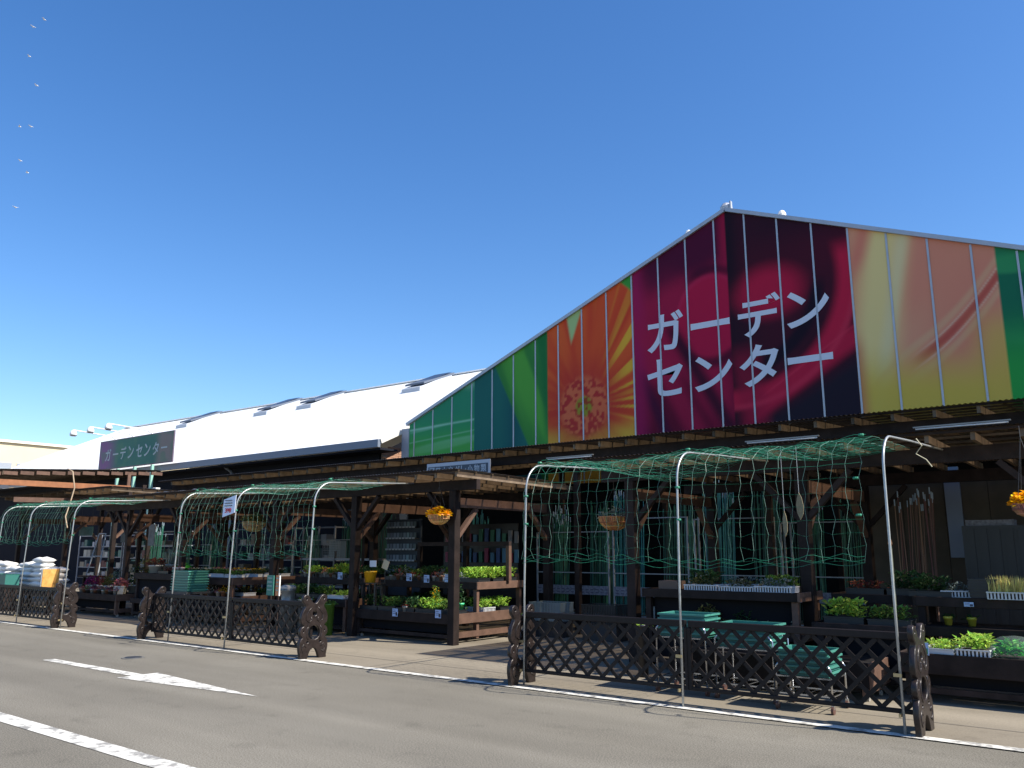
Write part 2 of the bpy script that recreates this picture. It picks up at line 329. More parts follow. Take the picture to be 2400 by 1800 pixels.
for i in range(len(edges)-1):
    xa,xb=edges[i],edges[i+1]
    cols=[xa]+[APX]*(xa<APX<xb)+[xb]; xs=[]
    nx=20; xs=sorted(set([round(xa+(xb-xa)*k/nx,4) for k in range(nx+1)]+([APX] if xa<APX<xb else [])))
    nz=int(60+5*20)
    V=[];F=[];nzv=nz+1
    for x in xs:
        zt=gz(x)
        for k in range(nz+1): V.append((x,GY,ZB+(zt-ZB)*k/nz))
    for a in range(len(xs)-1):
        for k in range(nz):
            p=a*nzv+k; F.append((p,p+nzv,p+nzv+1,p+1))
    me=bpy.data.meshes.new('panel'); off=hall.location; me.from_pydata([(v[0]-off.x,v[1]-off.y,v[2]) for v in V],[],F)
    Va=np.array(V); col=print_art(Va[:,0],Va[:,2]); ca=me.color_attributes.new('print','FLOAT_COLOR','POINT')
    ca.data.foreach_set('color',np.concatenate([np.clip(col*1.12,0,.9),np.ones((len(V),1))],1).ravel().astype(np.float32))
    o=link('panel',me,vinyl,hall)
    so_=o.modifiers.new('thick','SOLIDIFY'); so_.thickness=.03; so_.offset=-1 if False else 1
silver=mat('silver_aluminium',(.50,.51,.54),.42,metal=.35,noise=.12,scale=4)
for x in edges[1:-1]:
    MB().box(x-.022,x+.022,GY-.045,GY+.02,ZB,gz(x)-.03).build('mullion',silver,hall)
joint=mat('panel_joint',(.03,.03,.035),.8)
sm_m=mat('seam_line',(.16,.09,.05),.6)  # brown of the thin horizontal panel seams
for zz in (5.15,6.30,7.45,8.60):
    for a,b in zip(edges[:-1],edges[1:]):
        if a>50 and zz<min(gz(a),gz(b))-.1: MB().box(a+.023,b-.023,GY-.0325,GY-.0305,zz,zz+.006).build('seam',sm_m,hall)
for s in (-1,1):
    xe=XL if s<0 else XR
    MB().bar((APX,GY-.03,APZ+.02),(xe-s*-.12,GY-.03,gz(xe)+.02),.14,.10,(0,0,1)).build('verge_trim',silver,hall)
MB().lathe([(.16,0),(.17,.1),(.1,.2)],(APX-.02,GY+.1,APZ+.04),10).box(APX+.13,APX+.17,GY-.05,GY+.05,APZ,APZ+.24).build('ridge_cap',silver,hall)
for x in (-6.93,-9.55): MB().lathe([(.11,-.05),(.11,.08),(.07,.16),(.02,.19)],(x,GY+.15,gz(x)+.08),10).build('vent_cap',whitem,hall)
gl=mat('greenhouse_roof_sheet',(.62,.64,.65),.3,noise=.1,scale=.5)
for s in (-1,1):
    xe=XL if s<0 else XR
    m=MB(); z1=gz(xe); m.add([(APX,GY+.03,APZ-.02),(xe,GY+.03,z1-.02),(xe,52,z1-.02),(APX,52,APZ-.02),(APX,GY+.03,APZ-.08),(xe,GY+.03,z1-.08),(xe,52,z1-.08),(APX,52,APZ-.08)],[(0,1,2,3),(7,6,5,4),(0,4,5,1),(2,6,7,3),(1,5,6,2),(3,7,4,0)])
    m.build('roof',gl,hall)
wl=mat('hall_side_wall',(.10,.11,.12),.6)
MB().box(XL,XL+.08,GY+.05,52,0,gz(XL)-.1).build('side_wall',wl,hall)
MB().box(XR-.08,XR,GY+.05,52,0,gz(XR)-.1).build('side_wall',wl,hall)
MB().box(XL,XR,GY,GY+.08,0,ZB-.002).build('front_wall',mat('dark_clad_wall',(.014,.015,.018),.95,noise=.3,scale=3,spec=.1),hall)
MB().box(XL-.34,XL-.002,GY-.06,GY+.2,0,gz(XL)-.12).build('corner_pilaster',mat('pale_grey_cladding',(.42,.43,.47),.5,noise=.1),hall)
# letters
letm=mat('white_lettering',(.72,.74,.80),.45)
def glyph(ch,x0,x1,z0,z1,y,depth,parent,name='letter',off=.028,lm=None):
    cu=bpy.data.curves.new('g','FONT'); cu.body=ch; cu.size=1; cu.offset=off; cu.resolution_u=6; cu.extrude=.5
    t=bpy.data.objects.new('g',cu); sc.collection.objects.link(t); dg=bpy.context.evaluated_depsgraph_get(); me=bpy.data.meshes.new_from_object(t.evaluated_get(dg)); bpy.data.objects.remove(t)
    xs=[v.co.x for v in me.vertices]; ys=[v.co.y for v in me.vertices]
    if not xs: return None
    ax,bx,ay,by=min(xs),max(xs),min(ys),max(ys); off_=wloc(parent) if parent else Vector((0,0,0))
    for v in me.vertices:
        X=x0+(v.co.x-ax)/(bx-ax)*(x1-x0); Z=z0+(v.co.y-ay)/max(by-ay,1e-6)*(z1-z0); Y=y-(v.co.z+.5)*depth
        v.co=(X-off_.x,Y-off_.y,Z-off_.z)
    me.materials.clear(); return link(name,me,lm or letm,parent)
for ch,x0,x1,z0,z1 in (('ガ',-10.86,-9.74,6.97,8.08),('ー',-9.53,-8.42,7.42,7.60),('デ',-8.19,-7.06,6.97,8.05),('ン',-6.92,-5.86,7.02,7.95),
                       ('セ',-10.89,-9.81,5.72,6.76),('ン',-9.48,-8.41,5.72,6.66),('タ',-8.22,-7.18,5.68,6.76),('ー',-6.97,-5.87,6.11,6.29)):
    glyph(ch,x0,x1,z0,z1,GY-.033,.008,hall,off=.018)
# ---------------------------------------------------------------- white roofed building
shop=thing('white_roofed_building',(-40,20,0),'long low building with bright white sloping roof, dark eaves and four skylights','building')
roofw=mat('white_metal_roof',(.86,.86,.84),.5,noise=.06,scale=.8)
EY,EZ,RY=19.0,5.27,29.8
RX0,RX1=-59.2,-20.5
def rz_(x,y):
    rz=10.11+(x+24.4)/(-55.95+24.4)*(10.34-10.11); return EZ+(rz-EZ)*(y-EY)/(RY-EY)
m=MB(); n=44
for i in range(n):
    ya=EY+(RY-EY)*i/n; yb=EY+(RY-EY)*(i+1)/n
    m.add([(RX0,ya,rz_(RX0,ya)+.007),(RX1,ya,rz_(RX1,ya)+.007),(RX1,yb,rz_(RX1,yb)),(RX0,yb,rz_(RX0,yb)),(RX0,ya,rz_(RX0,ya)-.01),(RX1,ya,rz_(RX1,ya)-.01)],[(0,1,2,3),(4,5,1,0)])
tag(m.build('roof_shingles',roofw,shop),kind='stuff')
m=MB(); zr0,zr1=rz_(RX0,RY),rz_(RX1,RY)
m.add([(RX0,RY,zr0),(RX1,RY,zr1),(RX1,RY+10.8,EZ),(RX0,RY+10.8,EZ)],[(0,1,2,3)]).build('rear_roof',roofw,shop)
MB().bar((RX0,RY,zr0+.03),(RX1,RY,zr1+.03),.3,.06).build('ridge_cap',roofw,shop)
fas=mat('blue_grey_gutter',(.17,.20,.26),.45)
MB().box(RX0,RX1,EY-.12,EY-.002,EZ-.26,EZ+.0).build('gutter',fas,shop)
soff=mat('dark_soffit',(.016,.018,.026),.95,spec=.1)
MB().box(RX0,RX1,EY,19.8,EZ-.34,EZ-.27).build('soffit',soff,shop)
for xr,nm in ((RX1,'verge_board'),(RX0,'verge_board')):
    MB().bar((xr,EY,EZ-.06),(xr,RY,rz_(xr,RY)-.06),.07,.16).build(nm,mat('pale_verge',(.62,.60,.56),.5),shop)
m=MB(); xa=RX1-.8
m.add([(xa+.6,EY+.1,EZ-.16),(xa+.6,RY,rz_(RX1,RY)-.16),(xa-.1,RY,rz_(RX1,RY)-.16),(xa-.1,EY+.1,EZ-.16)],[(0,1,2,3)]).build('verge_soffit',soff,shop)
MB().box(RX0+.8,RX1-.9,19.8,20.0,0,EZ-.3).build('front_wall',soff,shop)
# brick gable wall, facing the sun
brk=mat('tan_brick',(.42,.235,.15),.8,vary=.12,noise=.2,scale=20)
MB().add([(xa,19.8,0),(xa,39.8,0),(xa,39.8,EZ-.3),(xa,RY,9.7),(xa,19.8,EZ-.3)],[(0,1,2,3,4)]).build('gable_wall',mat('brick_mortar',(.30,.25,.21),.9),shop)
for r_ in range(16):
    for k in range(3):
        y=19.83+k*.52+(r_%2)*.26; z=4.0+r_*.075
        if z<EZ+.34+(y-19.8)*.42-.3: MB().box(xa+.002,xa+.02,y,y+.5,z,z+.066).build('brick',brk,shop)
MB().tube([(-30.0,19.72,4.62),(-30.0,19.6,4.8),(-30.1,19.4,4.95),(-30.1,19.2,5.1)],.06,8).tube([(-30.0,19.74,0),(-30.0,19.72,4.62)],.06,8).build('downpipe',mat('grey_pipe',(.18,.20,.24),.5),shop,smooth=True)
# skylights: raised glazed boxes lifted off the roof
skf=mat('skylight_frame',(.10,.12,.16),.5); skg=mat('skylight_glass',(.04,.055,.09),.35,spec=.2); skc=mat('skylight_curb',(.42,.45,.50),.4)
for xc in (-46.9,-38.9,-35.1,-27.2):
    # curb at the foot, long glazed lid tilted above the roof running up the slope
    y0,y1=27.0,29.2; w=.6
    z0=rz_(xc,y0); z1=rz_(xc,y1)
    m=MB(); m.add([(xc-w,y0,z0),(xc+w,y0,z0),(xc+w,y1,z1),(xc-w,y1,z1),(xc-w,y0,z0+.2),(xc+w,y0,z0+.2),(xc+w,y1,z1+.2),(xc-w,y1,z1+.2)],[(0,1,5,4),(1,2,6,5),(2,3,7,6),(3,0,4,7),(4,5,6,7)])
    sk=m.build('skylight',skc,shop)
    w2=.62; ya,yb=27.25,29.35; za=rz_(xc,ya)+.27; zb=rz_(xc,yb)+.13
    MB().add([(xc-w2,ya,za),(xc+w2,ya,za),(xc+w2,yb,zb),(xc-w2,yb,zb),(xc-w2,ya,za+.09),(xc+w2,ya,za+.09),(xc+w2,yb,zb+.09),(xc-w2,yb,zb+.09)],[(3,2,1,0),(0,1,5,4),(1,2,6,5),(2,3,7,6),(3,0,4,7),(4,5,6,7)]).build('skylight_lid',skf,sk)
    for sx in (-.5,.5): MB().bar((xc+sx,ya+.4,rz_(xc,ya+.4)+.12),(xc+sx,ya+.45,za+.03),.04,.04).build('stay',skf,sk)
    w2=.60; MB().add([(xc-w2,ya+.1,za+.105),(xc+w2,ya+.1,za+.105),(xc+w2,yb-.1,zb+.105),(xc-w2,yb-.1,zb+.105)],[(0,1,2,3)]).build('pane',skg,sk)
# ---------------------------------------------------------------- cream building far behind
cr=thing('cream_building',(-77,30,0),'cream walled building with grey window band far behind the white roof','building')
crm=mat('cream_render',(.72,.60,.40),.8,noise=.06,scale=.6)
MB().box(-90,-75,-10,60,0,10.42).build('wall',crm,cr)
MB().box(-90.2,-74.8,-10.2,60.2,10.42,10.62).build('parapet',mat('parapet_white',(.8,.76,.66),.6),cr)
for k in range(14):
    y=-8+k*4.6; f=MB().box(-75.0,-74.93,y,y+4.2,6.6,8.75).build('window_frame',mat('grey_frame',(.32,.35,.40),.5),cr)
    for q in range(2): MB().box(-74.93,-74.9,y+.15+q*2.05,y+2.0+q*2.05,6.75,8.3).build('pane',mat('pale_pane',(.36,.42,.47),.2),f)
# ---------------------------------------------------------------- roof sign with floodlights
sg=thing('roof_sign',(-36,18.6,0),'green and purple floral sign reading garden center in pale katakana on green posts','sign')
m=MB(); NX,NZ=90,20; x0,x1,z0,z1=-39.2,-32.85,5.33,6.60
for i in range(NX+1):
    for k in range(NZ+1): m.v.append((x0+(x1-x0)*i/NX,18.6,z0+(z1-z0)*k/NZ))
for i in range(NX):
    for k in range(NZ): p=i*(NZ+1)+k; m.f.append((p,p+NZ+1,p+NZ+2,p+1))
me=m.mesh('sign_face',tuple(sg.location)); Va=np.array(m.v); x=Va[:,0];z=Va[:,2]
col=mixc(C(.075,.23,.16)+np.zeros((len(x),3)),C(.04,.16,.15),vnoise(x,z,71,.9,1.6)); col=mixc(col,C(.26,.13,.27),sm(-37.3,-38.6,x)); col=mixc(col,C(.26,.22,.20),sm(-34.4,-33.7,x)); col=mixc(col,C(.10,.24,.15),sm(.6,.8,vnoise(x,z,75,2.5,3))*.5)
ca=me.color_attributes.new('print','FLOAT_COLOR','POINT'); ca.data.foreach_set('color',np.concatenate([col,np.ones((len(x),1))],1).ravel().astype(np.float32))
link('sign_face',me,vinyl,sg)
MB().box(x0-.04,x1+.04,18.602,18.66,z0-.04,z1+.04).build('sign_box',mat('sign_box_dark',(.10,.07,.10),.5),sg)
for xx in (-37.6,-36.1,-34.6): MB().box(xx-.06,xx+.06,18.67,18.78,0,z0-.042).build('post',mat('mint_post',(.28,.52,.44),.5),sg)
w_=.60
for i,ch in enumerate('ガーデンセンター'):
    cx=-38.38+i*.69+(.0 if i<4 else .04); hh=.52
    if ch=='ー': glyph(ch,cx-.24,cx+.24,5.92,5.99,18.596,.008,sg,off=.012,lm=mat('pale_sign_letter',(.42,.50,.52),.5))
    else: glyph(ch,cx-.25,cx+.25,5.68,6.24,18.596,.008,sg,off=.012,lm=mat('pale_sign_letter',(.42,.50,.52),.5))
for i,xx in enumerate((-37.9,-36.3,-34.7)):
    fl=thing('floodlight',(xx,18.7,6.6),'white floodlight on long arm over the roof sign, '+('farthest from the skylights','middle one of three','nearest the skylights')[i],'floodlight','floodlights above the roof sign')
    MB().tube([(xx,18.7,6.62),(xx-.1,18.5,6.78),(xx-.35,16.9,6.92)],.028,6).build('arm',whitem,fl)
    MB().lathe([(.03,.10),(.10,.06),(.15,-.08),(.15,-.16)],(xx-.36,16.88,6.84),12).build('lamp_head',whitem,fl,smooth=True)
    MB().lathe([(.12,-.17),(.10,-.20)],(xx-.36,16.88,6.84),12).build('lens',mat('lamp_lens_grey',(.25,.26,.27),.2),fl)
# ---------------------------------------------------------------- timber canopies
def canopy(label,x0,x1,yf,zf,yb,slope,posts,yposts,sheet,sp=.48,lowbeam=None,braces=True,post_w=.12,wm=None,hgt=.09,rm=None):
    woodr=rm or MATS['rafter_wood']
    """lean-to timber canopy: rafters run back from the eave at height zf"""
    wm=wm or wood
    t=thing('timber_canopy',((x0+x1)/2,yposts[0],0),label,'canopy','timber canopies over the plant displays')
    P=lambda y: zf-.035+(y-yf)*slope
    n=int((x1-x0-.1)/sp)
    for i in range(n+1):
        x=x1-.06-i*sp
        MB().bar((x,yf+.04,P(yf+.04)-hgt/2),(x,yb,P(yb)-hgt/2),.045,hgt).build('rafter',woodr,t)
    y=yf+.05; k=0
    while y<yb:
        MB().box(x0,x1,y-.02,y+.02,P(y)+.001,P(y)+.026).build('batten',woodr,t); y+=.455; k+=1
    MB().box(x0,x1,yf+.0,yf+.028,P(yf)-.0,P(yf)+.030).build('eave_trim',wm,t)
    # corrugated sheets, laid in pieces
    x=x0-.02; 
    while x<x1:
        xe=min(x+1.82,x1+.04); m=MB(); q=int((xe-x)/.0125)+1
        for i in range(q+1):
            xx=x+(xe-x)*i/q; zz=.036+.008*math.sin(xx*2*math.pi/.075)
            m.v.append((xx,yf-.06,P(yf-.06)+zz)); m.v.append((xx,yb+.03,P(yb+.03)+zz))
        for i in range(q): m.f.append((2*i,2*i+2,2*i+3,2*i+1))
        o=m.build('corrugated_sheet',sheet,t,smooth=True); x=xe-.06 if xe<x1 else x1+1
    for j,yp in enumerate(yposts):
        zb=P(yp)-hgt
        MB().box(x0+.05,x1-.03,yp-.05,yp+.05,zb-.18,zb-.002).build('beam',wm,t)
        for x in posts:
            MB().box(x-post_w/2,x+post_w/2,yp-post_w/2,yp+post_w/2,0,zb-.182).build('post',wm,t,bevel=.006)
            if braces:
                for s in (-1,1):
                    if x+s*.7>x1 or x+s*.7<x0: continue
                    MB().bar((x+s*.06,yp,zb-.80),(x+s*.64,yp,zb-.20),.07,.09,(0,1,0)).build('brace',wm,t)
    if lowbeam and len(yposts)>1:
        for x in posts:
            MB().bar((x,yposts[0]-.06,lowbeam),(x,yposts[1]+.06,lowbeam),.07,.17).build('side_beam',woodl,t)  # side beams and their braces take the lighter wood, sunlight put into the colour
            if braces: 
                MB().bar((x+.001,yposts[0]+.06,lowbeam-.62),(x+.001,yposts[0]+.58,lowbeam-.10),.065,.09,(1,0,0)).build('brace',woodl,t)
                MB().bar((x+.001,yposts[1]-.06,lowbeam-.62),(x+.001,yposts[1]-.58,lowbeam-.10),.065,.09,(1,0,0)).build('brace',woodl,t)
    return t
canA=canopy('dark timber lean-to canopy with corrugated roof over the bench of lettuce seedlings',-17.25,-9.42,10.5,2.97,14.1,-.012,[-10.0,-12.6,-15.15],[11.1,13.93],polyb,lowbeam=2.45,post_w=.15)
canA2=canopy('dark timber lean-to canopy sheltering the potted plants behind the two far lattice fences',-22.7,-17.3,10.5,2.96,14.1,-.012,[-18.75,-21.4],[11.1,13.93],polyb,lowbeam=2.45)
canC=canopy('nearest dark timber canopy, over the white baskets and the yellow mum basket',-6.95,-.62,10.5,2.96,14.1,-.012,[-6.4,-3.80,-.85],[11.1,13.93],polyb,lowbeam=2.45,post_w=.15)
canB=canopy('long higher timber canopy running along the front of the printed gable wall',-24.6,3.4,13.6,3.726,19.8,.05,[-24.2,-20.0,-15.6,-12.3,-9.35,-5.4,-1.4,2.6],[14.05,17.8],polyd,sp=.594,braces=False,post_w=.11,hgt=.11,rm=mat('weathered_rafter_wood',(.20,.155,.11),.75,vary=.3,noise=.5,scale=6,spec=.2))
canA3=canopy('timber canopy over the white sacks, farthest along the kerb',-31,-23.4,11.5,3.40,15.0,-.012,[-30.6,-27.2,-24.2],[12.1,14.8],polyb,lowbeam=2.6)
# left hand canopy seen end on: rafters run sideways, sunlit cedar beam below
dc=thing('cedar_canopy',(-28,12,0),'taller timber canopy with a bright orange cedar beam, past the sacks','canopy')
Pz=lambda y:3.84+(y-9.56)*.067
for i in range(11):
    y=9.2+i*.47; MB().box(-33,-26.02,y-.022,y+.022,Pz(y)-.11,Pz(y)-.002).build('rafter',woodr,dc)
for k in range(12):
    y=9.2+k*.44; MB().box(-26.06,-26.0,y+.03,y+.40,Pz(y)-.10,Pz(y)+.0).build('blocking',woodl,dc)
MB().bar((-26.1,8.9,Pz(8.9)+.02),(-26.1,14.4,Pz(14.4)+.02),.12,.03).build('verge_trim',wood,dc)
m=MB(); m.add([(-33,8.9,Pz(8.9)+.05),(-26.0,8.9,Pz(8.9)+.05),(-26.0,14.4,Pz(14.4)+.05),(-33,14.4,Pz(14.4)+.05),(-33,8.9,Pz(8.9)+.06),(-26.0,8.9,Pz(8.9)+.06),(-26.0,14.4,Pz(14.4)+.06),(-33,14.4,Pz(14.4)+.06)],[(3,2,1,0),(4,5,6,7),(0,1,5,4),(1,2,6,5)]).build('roof_sheet',polyd,dc)
MB().bar((-26.0,9.0,3.52),(-26.0,13.4,3.56),.06,.16).build('beam',woodo,dc)
MB().box(-26.04,-25.98,13.28,13.38,3.64,4.03).build('strut',woodl,dc)
for y in (9.4,13.9): MB().box(-26.13,-26.04,y-.06,y+.06,0,3.7).build('post',wood,dc)
MB().box(-33,-26.05,9.35,9.47,3.3,3.48).build('beam',wood,dc)
MB().bar((-25.99,10.0,3.05),(-25.99,12.2,3.10),.05,.14).build('rail',woodl,dc)
# rolled shade cloths stored on the low roofs
rollm=mat('shade_cloth_roll',(.05,.055,.065),.75,noise=.4,scale=12,bump=.5,bscale=20)
for i,(xa,xb,y,z,l) in enumerate([(-21.8,-18.2,11.9,3.06,'dark rolled shade cloth lying on the low canopy roof'),(-22.3,-20.4,13.2,3.08,'shorter grey roll of shade cloth behind on the low canopy roof')]):
    pts=[(xa+(xb-xa)*k/16,y+.03*math.sin(k*1.7),z+.02*math.sin(k*2.3)) for k in range(17)]
    tag(MB().tube(pts,[.10+.015*math.sin(k*2.9) for k in range(17)],10).build('shade_cloth_roll',rollm,smooth=True),l,'shade cloth')
# ---------------------------------------------------------------- lattice fences with cast end supports
def extr(name,splines,ext,bev,matl,parent,M):
    cu=bpy.data.curves.new('c','CURVE'); cu.dimensions='2D'; cu.fill_mode='BOTH'; cu.extrude=ext; cu.bevel_depth=bev; cu.bevel_resolution=1; cu.resolution_u=3
    for pts in splines:
        sp=cu.splines.new('NURBS'); sp.points.add(len(pts)-1); sp.use_cyclic_u=True; sp.order_u=3
        for p,q in zip(sp.points,pts): p.co=(q[0],q[1],0,1)
    t=bpy.data.objects.new('c',cu); sc.collection.objects.link(t); dg=bpy.context.evaluated_depsgraph_get(); me=bpy.data.meshes.new_from_object(t.evaluated_get(dg)); bpy.data.objects.remove(t)
    me.transform(M); me.materials.clear(); me.name=name
    return link(name,me,matl,parent) if parent is not None else me
def ell(cx,cy,rx,ry,n=12): return [(cx+rx*math.cos(2*math.pi*k/n),cy+ry*math.sin(2*math.pi*k/n)) for k in range(n)]
half=[(0,.80),(.05,.82),(.09,.88),(.13,.93),(.19,.94),(.225,.90),(.22,.84),(.175,.81),(.165,.76),(.20,.72),(.235,.66),(.25,.59),(.235,.53),(.19,.50),(.185,.475),(.235,.46),(.255,.41),(.25,.36),(.215,.335),(.20,.31),(.235,.29),(.26,.24),(.265,.17),(.25,.10),(.235,.04),(.25,.0),(.12,.0),(.105,.05),(.085,.10),(.05,.155),(0,.17)]
outl=half+[(-x,y) for x,y in half[::-1][1:-1]]
holes=[ell(0,.385,.125,.115),ell(0,.665,.05,.045),ell(-.165,.885,.022,.022),ell(.165,.885,.022,.022),ell(.12,.25,.03,.022),ell(-.12,.25,.03,.022),ell(.20,.41,.016,.022),ell(-.20,.41,.016,.022)]
MS=Matrix.Rotation(R(90),4,'Z')@Matrix.Rotation(R(90),4,'X')
supp=extr('end_support',[outl]+holes,.018,.009,castm,None,MS); supp.materials.append(castm)
# raised ornament on the casting
om=MB()
for sx in (-1,1):
    for fx in (.026,-.026):
        om.tube([(fx,sx*.05,.76),(fx,sx*.10,.72),(fx,sx*.15,.66),(fx,sx*.16,.58),(fx,sx*.10,.535),(fx,sx*.05,.57),(fx,sx*.07,.62)],.010,5)
        om.tube([(fx,sx*.14,.18),(fx,sx*.19,.22),(fx,sx*.22,.16),(fx,sx*.19,.09),(fx,sx*.15,.12)],.010,5)
        om.tube([(fx,sx*.15*math.cos(a),.385+.14*math.sin(a)) for a in [math.pi/2*k/4-.8 for k in range(5)]],.011,5)
orn=om.mesh('ornament',(0,0,0),True); orn.materials.append(castm)
def lattice(x0,x1,z0,z1,y,parent):
    """crossed diagonal slats clipped to the frame"""
    p=.205
    for sgn in (1,-1):
        yy=y-.007 if sgn>0 else y+.007
        c=-((z1-z0))-.02
        L_=x1-x0; H=z1-z0; k=-H+.05
        while k<L_:
            # line x = k + t, z = t (0..H)
            t0=max(0,-k); t1=min(H,L_-k)
            if t1-t0>.03:
                a=(x0+k+t0,z0+t0); b=(x0+k+t1,z0+t1)
                if sgn<0: a=(a[0],z0+z1-a[1]); b=(b[0],z0+z1-b[1])
                MB().bar((a[0],yy,a[1]),(b[0],yy,b[1]),.012,.040,(0,0,1)).build('slat',fencem,parent)
            k+=p
def fence(label,x0,xm,x1,ya,yb,z0,z1,cat='fence'):
    t=thing('lattice_fence',((x0+x1)/2,(ya+yb)/2,0),label,cat,'lattice fences along the kerb')
    y=(ya+yb)/2
    for a,b in ((x0+.03,xm-.015),(xm+.015,x1-.03)):
        MB().box(a,b,y-.022,y+.022,z1-.07,z1).build('top_rail',fencem,t,bevel=.006)
        MB().box(a,b,y-.022,y+.022,z0,z0+.04).build('bottom_rail',fencem,t,bevel=.006)
        for xx in (a,b): MB().box(xx-.024,xx+.024,y-.024,y+.024,z0,z1-.072).build('stile',fencem,t,bevel=.006)
        lattice(a+.024,b-.024,z0+.04,z1-.07,y,t)
    for xx in (x0-.03,x1+.03):
        s=link('end_support',supp,None,t); s.location=Vector((xx,y,0))-t.location
        q=link('ornament',orn,None,s)
    # cast mounting arms between support and lattice panel
    for xx,sg in ((x0-.03,1),(x1+.03,-1)):
        for zz in (.30,.62): MB().bar((xx,y,zz),(xx+sg*.07,y,zz),.03,.03).build('bracket',steeld,t)
    return t
fence('nearest long lattice fence of dark brown resin, its slats hiding stacks of teal trays',-6.46,-4.24,-1.98,8.35,8.6,.15,.865)
fence('dark brown lattice fence in the middle, before the tall teal tray stack',-15.15,-12.62,-10.52,8.3,8.62,.13,.83)
fence('farthest dark lattice fence, standing before the white sacks',-23.6,-20.9,-18.75,8.3,8.62,.13,.82)
# ---------------------------------------------------------------- pipe hoops and nets
def hoop(x,y,label,grp,top=2.78,back=11.0,lean=0):
    t=thing('pipe_hoop',(x,y,0),label,'pipe hoop',grp)
    pts=[(x,y,0),(x,y+.02,1.2),(x,y+.06,top-.38)]
    for k in range(1,8):
        a=math.pi/2*k/7; pts.append((x,y+.06+.34*(1-math.cos(a)),top-.38+.34*math.sin(a)))
    pts+= [(x,y+1.2,top+.0),(x,back,top+.06)]
    MB().tube(pts,.0125,8).build('pipe',galv,t,smooth=True)
    MB().box(x-.05,x+.02,y-.035,y-.02,.50,.53).box(x-.03,x-.015,y-.05,y+.04,.16,.19).build('clamp',mat('brass_clamp',(.45,.36,.20),.35,metal=.6),t)
    return t
H1=[(-6.42,8.42),(-4.22,8.27),(-2.06,8.24)]; H2=[(-14.55,8.45),(-12.62,8.34),(-10.55,8.36)]; H3=[(-22.6,8.45),(-20.75,8.34),(-18.62,8.36)]
for hs,f in ((H1,'nearest'),(H2,'middle'),(H3,'farthest')):
    for (x,y),w in zip(hs,('at the far end of','at the centre of','at the near end of')):
        hoop(x,y,f'bent galvanised pipe hoop {w} the {f} lattice fence','pipe hoops carrying the plant nets',top=2.74 if f=='nearest' else 2.72,back=11.1 if x>-7 else 10.6)
def net(label,hs,zlow,seed,sag,cell=.15,backy=10.6,rad=.0018,drop=(0,0)):
    rr=random.Random(seed)
    xa,xb=hs[0][0],hs[-1][0]; L_=xb-xa; n=int(L_/cell)
    prof=[]  # profile distance -> (y,z)
    y0=8.40; top=2.735
    zz=zlow
    while zz<top-.40: prof.append((y0+.04*(zz-zlow),zz)); zz+=cell
    for k in range(4):
        a=math.pi/2*(k+.5)/4; prof.append((y0+.08+.33*(1-math.cos(a)),top-.38+.33*math.sin(a)+.03))
    yy=y0+.55
    while yy<backy: prof.append((yy,top+.03+.02*(yy-9))); yy+=cell
    m=len(prof); G=[]
    for i in range(n+1):
        col=[]; x=xa+L_*i/n
        ds=[abs(x-h[0]) for h in hs]; bay=min(ds)/(L_/ (len(hs)-1)/2)
        s_=min(1,bay)**.8
        u=(x-xa)/L_; fi=u<.5
        for j,(py,pz) in enumerate(prof):
            f=j/(m-1)
            sg=sag*s_*(.35+.65*min(1,max(0,(f-.45)*3)))
            dx=.011*(1 if (i+j)%2 else -1)+rr.uniform(-.004,.004)
            zd=pz-sg*(1 if f>.42 else .35)+rr.uniform(-.008,.008)
            yy=py+rr.uniform(-.015,.015)
            if f>.42 and fi: zd-=drop[0]*math.sin(math.pi*min(1,u*2))*(f-.42)
            if j<3: yy+=.03*math.sin(i*1.9+j); zd+=.02*math.sin(i*2.7+j*2)
            col.append((x+dx,yy,zd))
        G.append(col)
    t=thing('plant_net',((xa+xb)/2,y0,0),label,'net','green plant nets on pipe hoops')
    a=MB()
    for i in range(n+1): a.tube(G[i],rad,3,cap=False)
    o=a.build('upright_cords',netp,t); o['kind']='stuff'
    b=MB()
    for j in range(m): b.tube([G[i][j] for i in range(n+1)],rad*(.38 if prof[j][1]<top-.3 else .9),3,cap=False)
    # diagonals where the net is bunched on the roof of the hoops
    for j in range(m):
        if prof[j][0]>y0+.1:
            b.tube([G[i][min(m-1,max(0,j+(i%2)))] for i in range(n+1)],rad*.9,3,cap=False)
    o=b.build('cross_cords',netm,t); o['kind']='stuff'
    c=MB()
    for k in range(3):
        c.tube([(xa+L_*i/60,y0+.02*math.sin(i*.9+k),zlow-.05+k*.04+.018*math.sin(i*(.85+.27*k)+k*2)+.03*math.sin(i*.13)) for i in range(61)],rad*1.0,4,cap=False)
    for k in range(4):
        c.tube([(xa+L_*i/60,y0+.42+.05*k+.05*math.sin(i*.7+k*1.4),top+.035-.02*k-sag*.8*min(1,min(abs(xa+L_*i/60-h[0]) for h in hs)/1.05)**.8+.02*math.sin(i*.9+k)) for i in range(61)],rad*1.25,4,cap=False)
    for h in hs:
        for q in range(3): zt=top-.1-.35*q if q else top; c.lathe([(.026,-.01),(.03,0),(.026,.012)],(h[0],h[1]+.06+(.3 if q==0 else 0),zt),8)
    c.build('edge_rope',netm,t)
net('green net draped over the nearest hoops, hanging in front of the wicker basket',[H1[0],H1[1],(-2.32,8.24)],1.50,3,.10,cell=.135,drop=(.25,0))
net('green net over the middle hoops, with a white price sheet tied on it',H2,1.55,4,.10,cell=.13,backy=10.3,rad=.0018)
net('farthest green net, hanging above the white sacks',H3,1.80,5,.08,cell=.13,backy=10.3,rad=.0020)
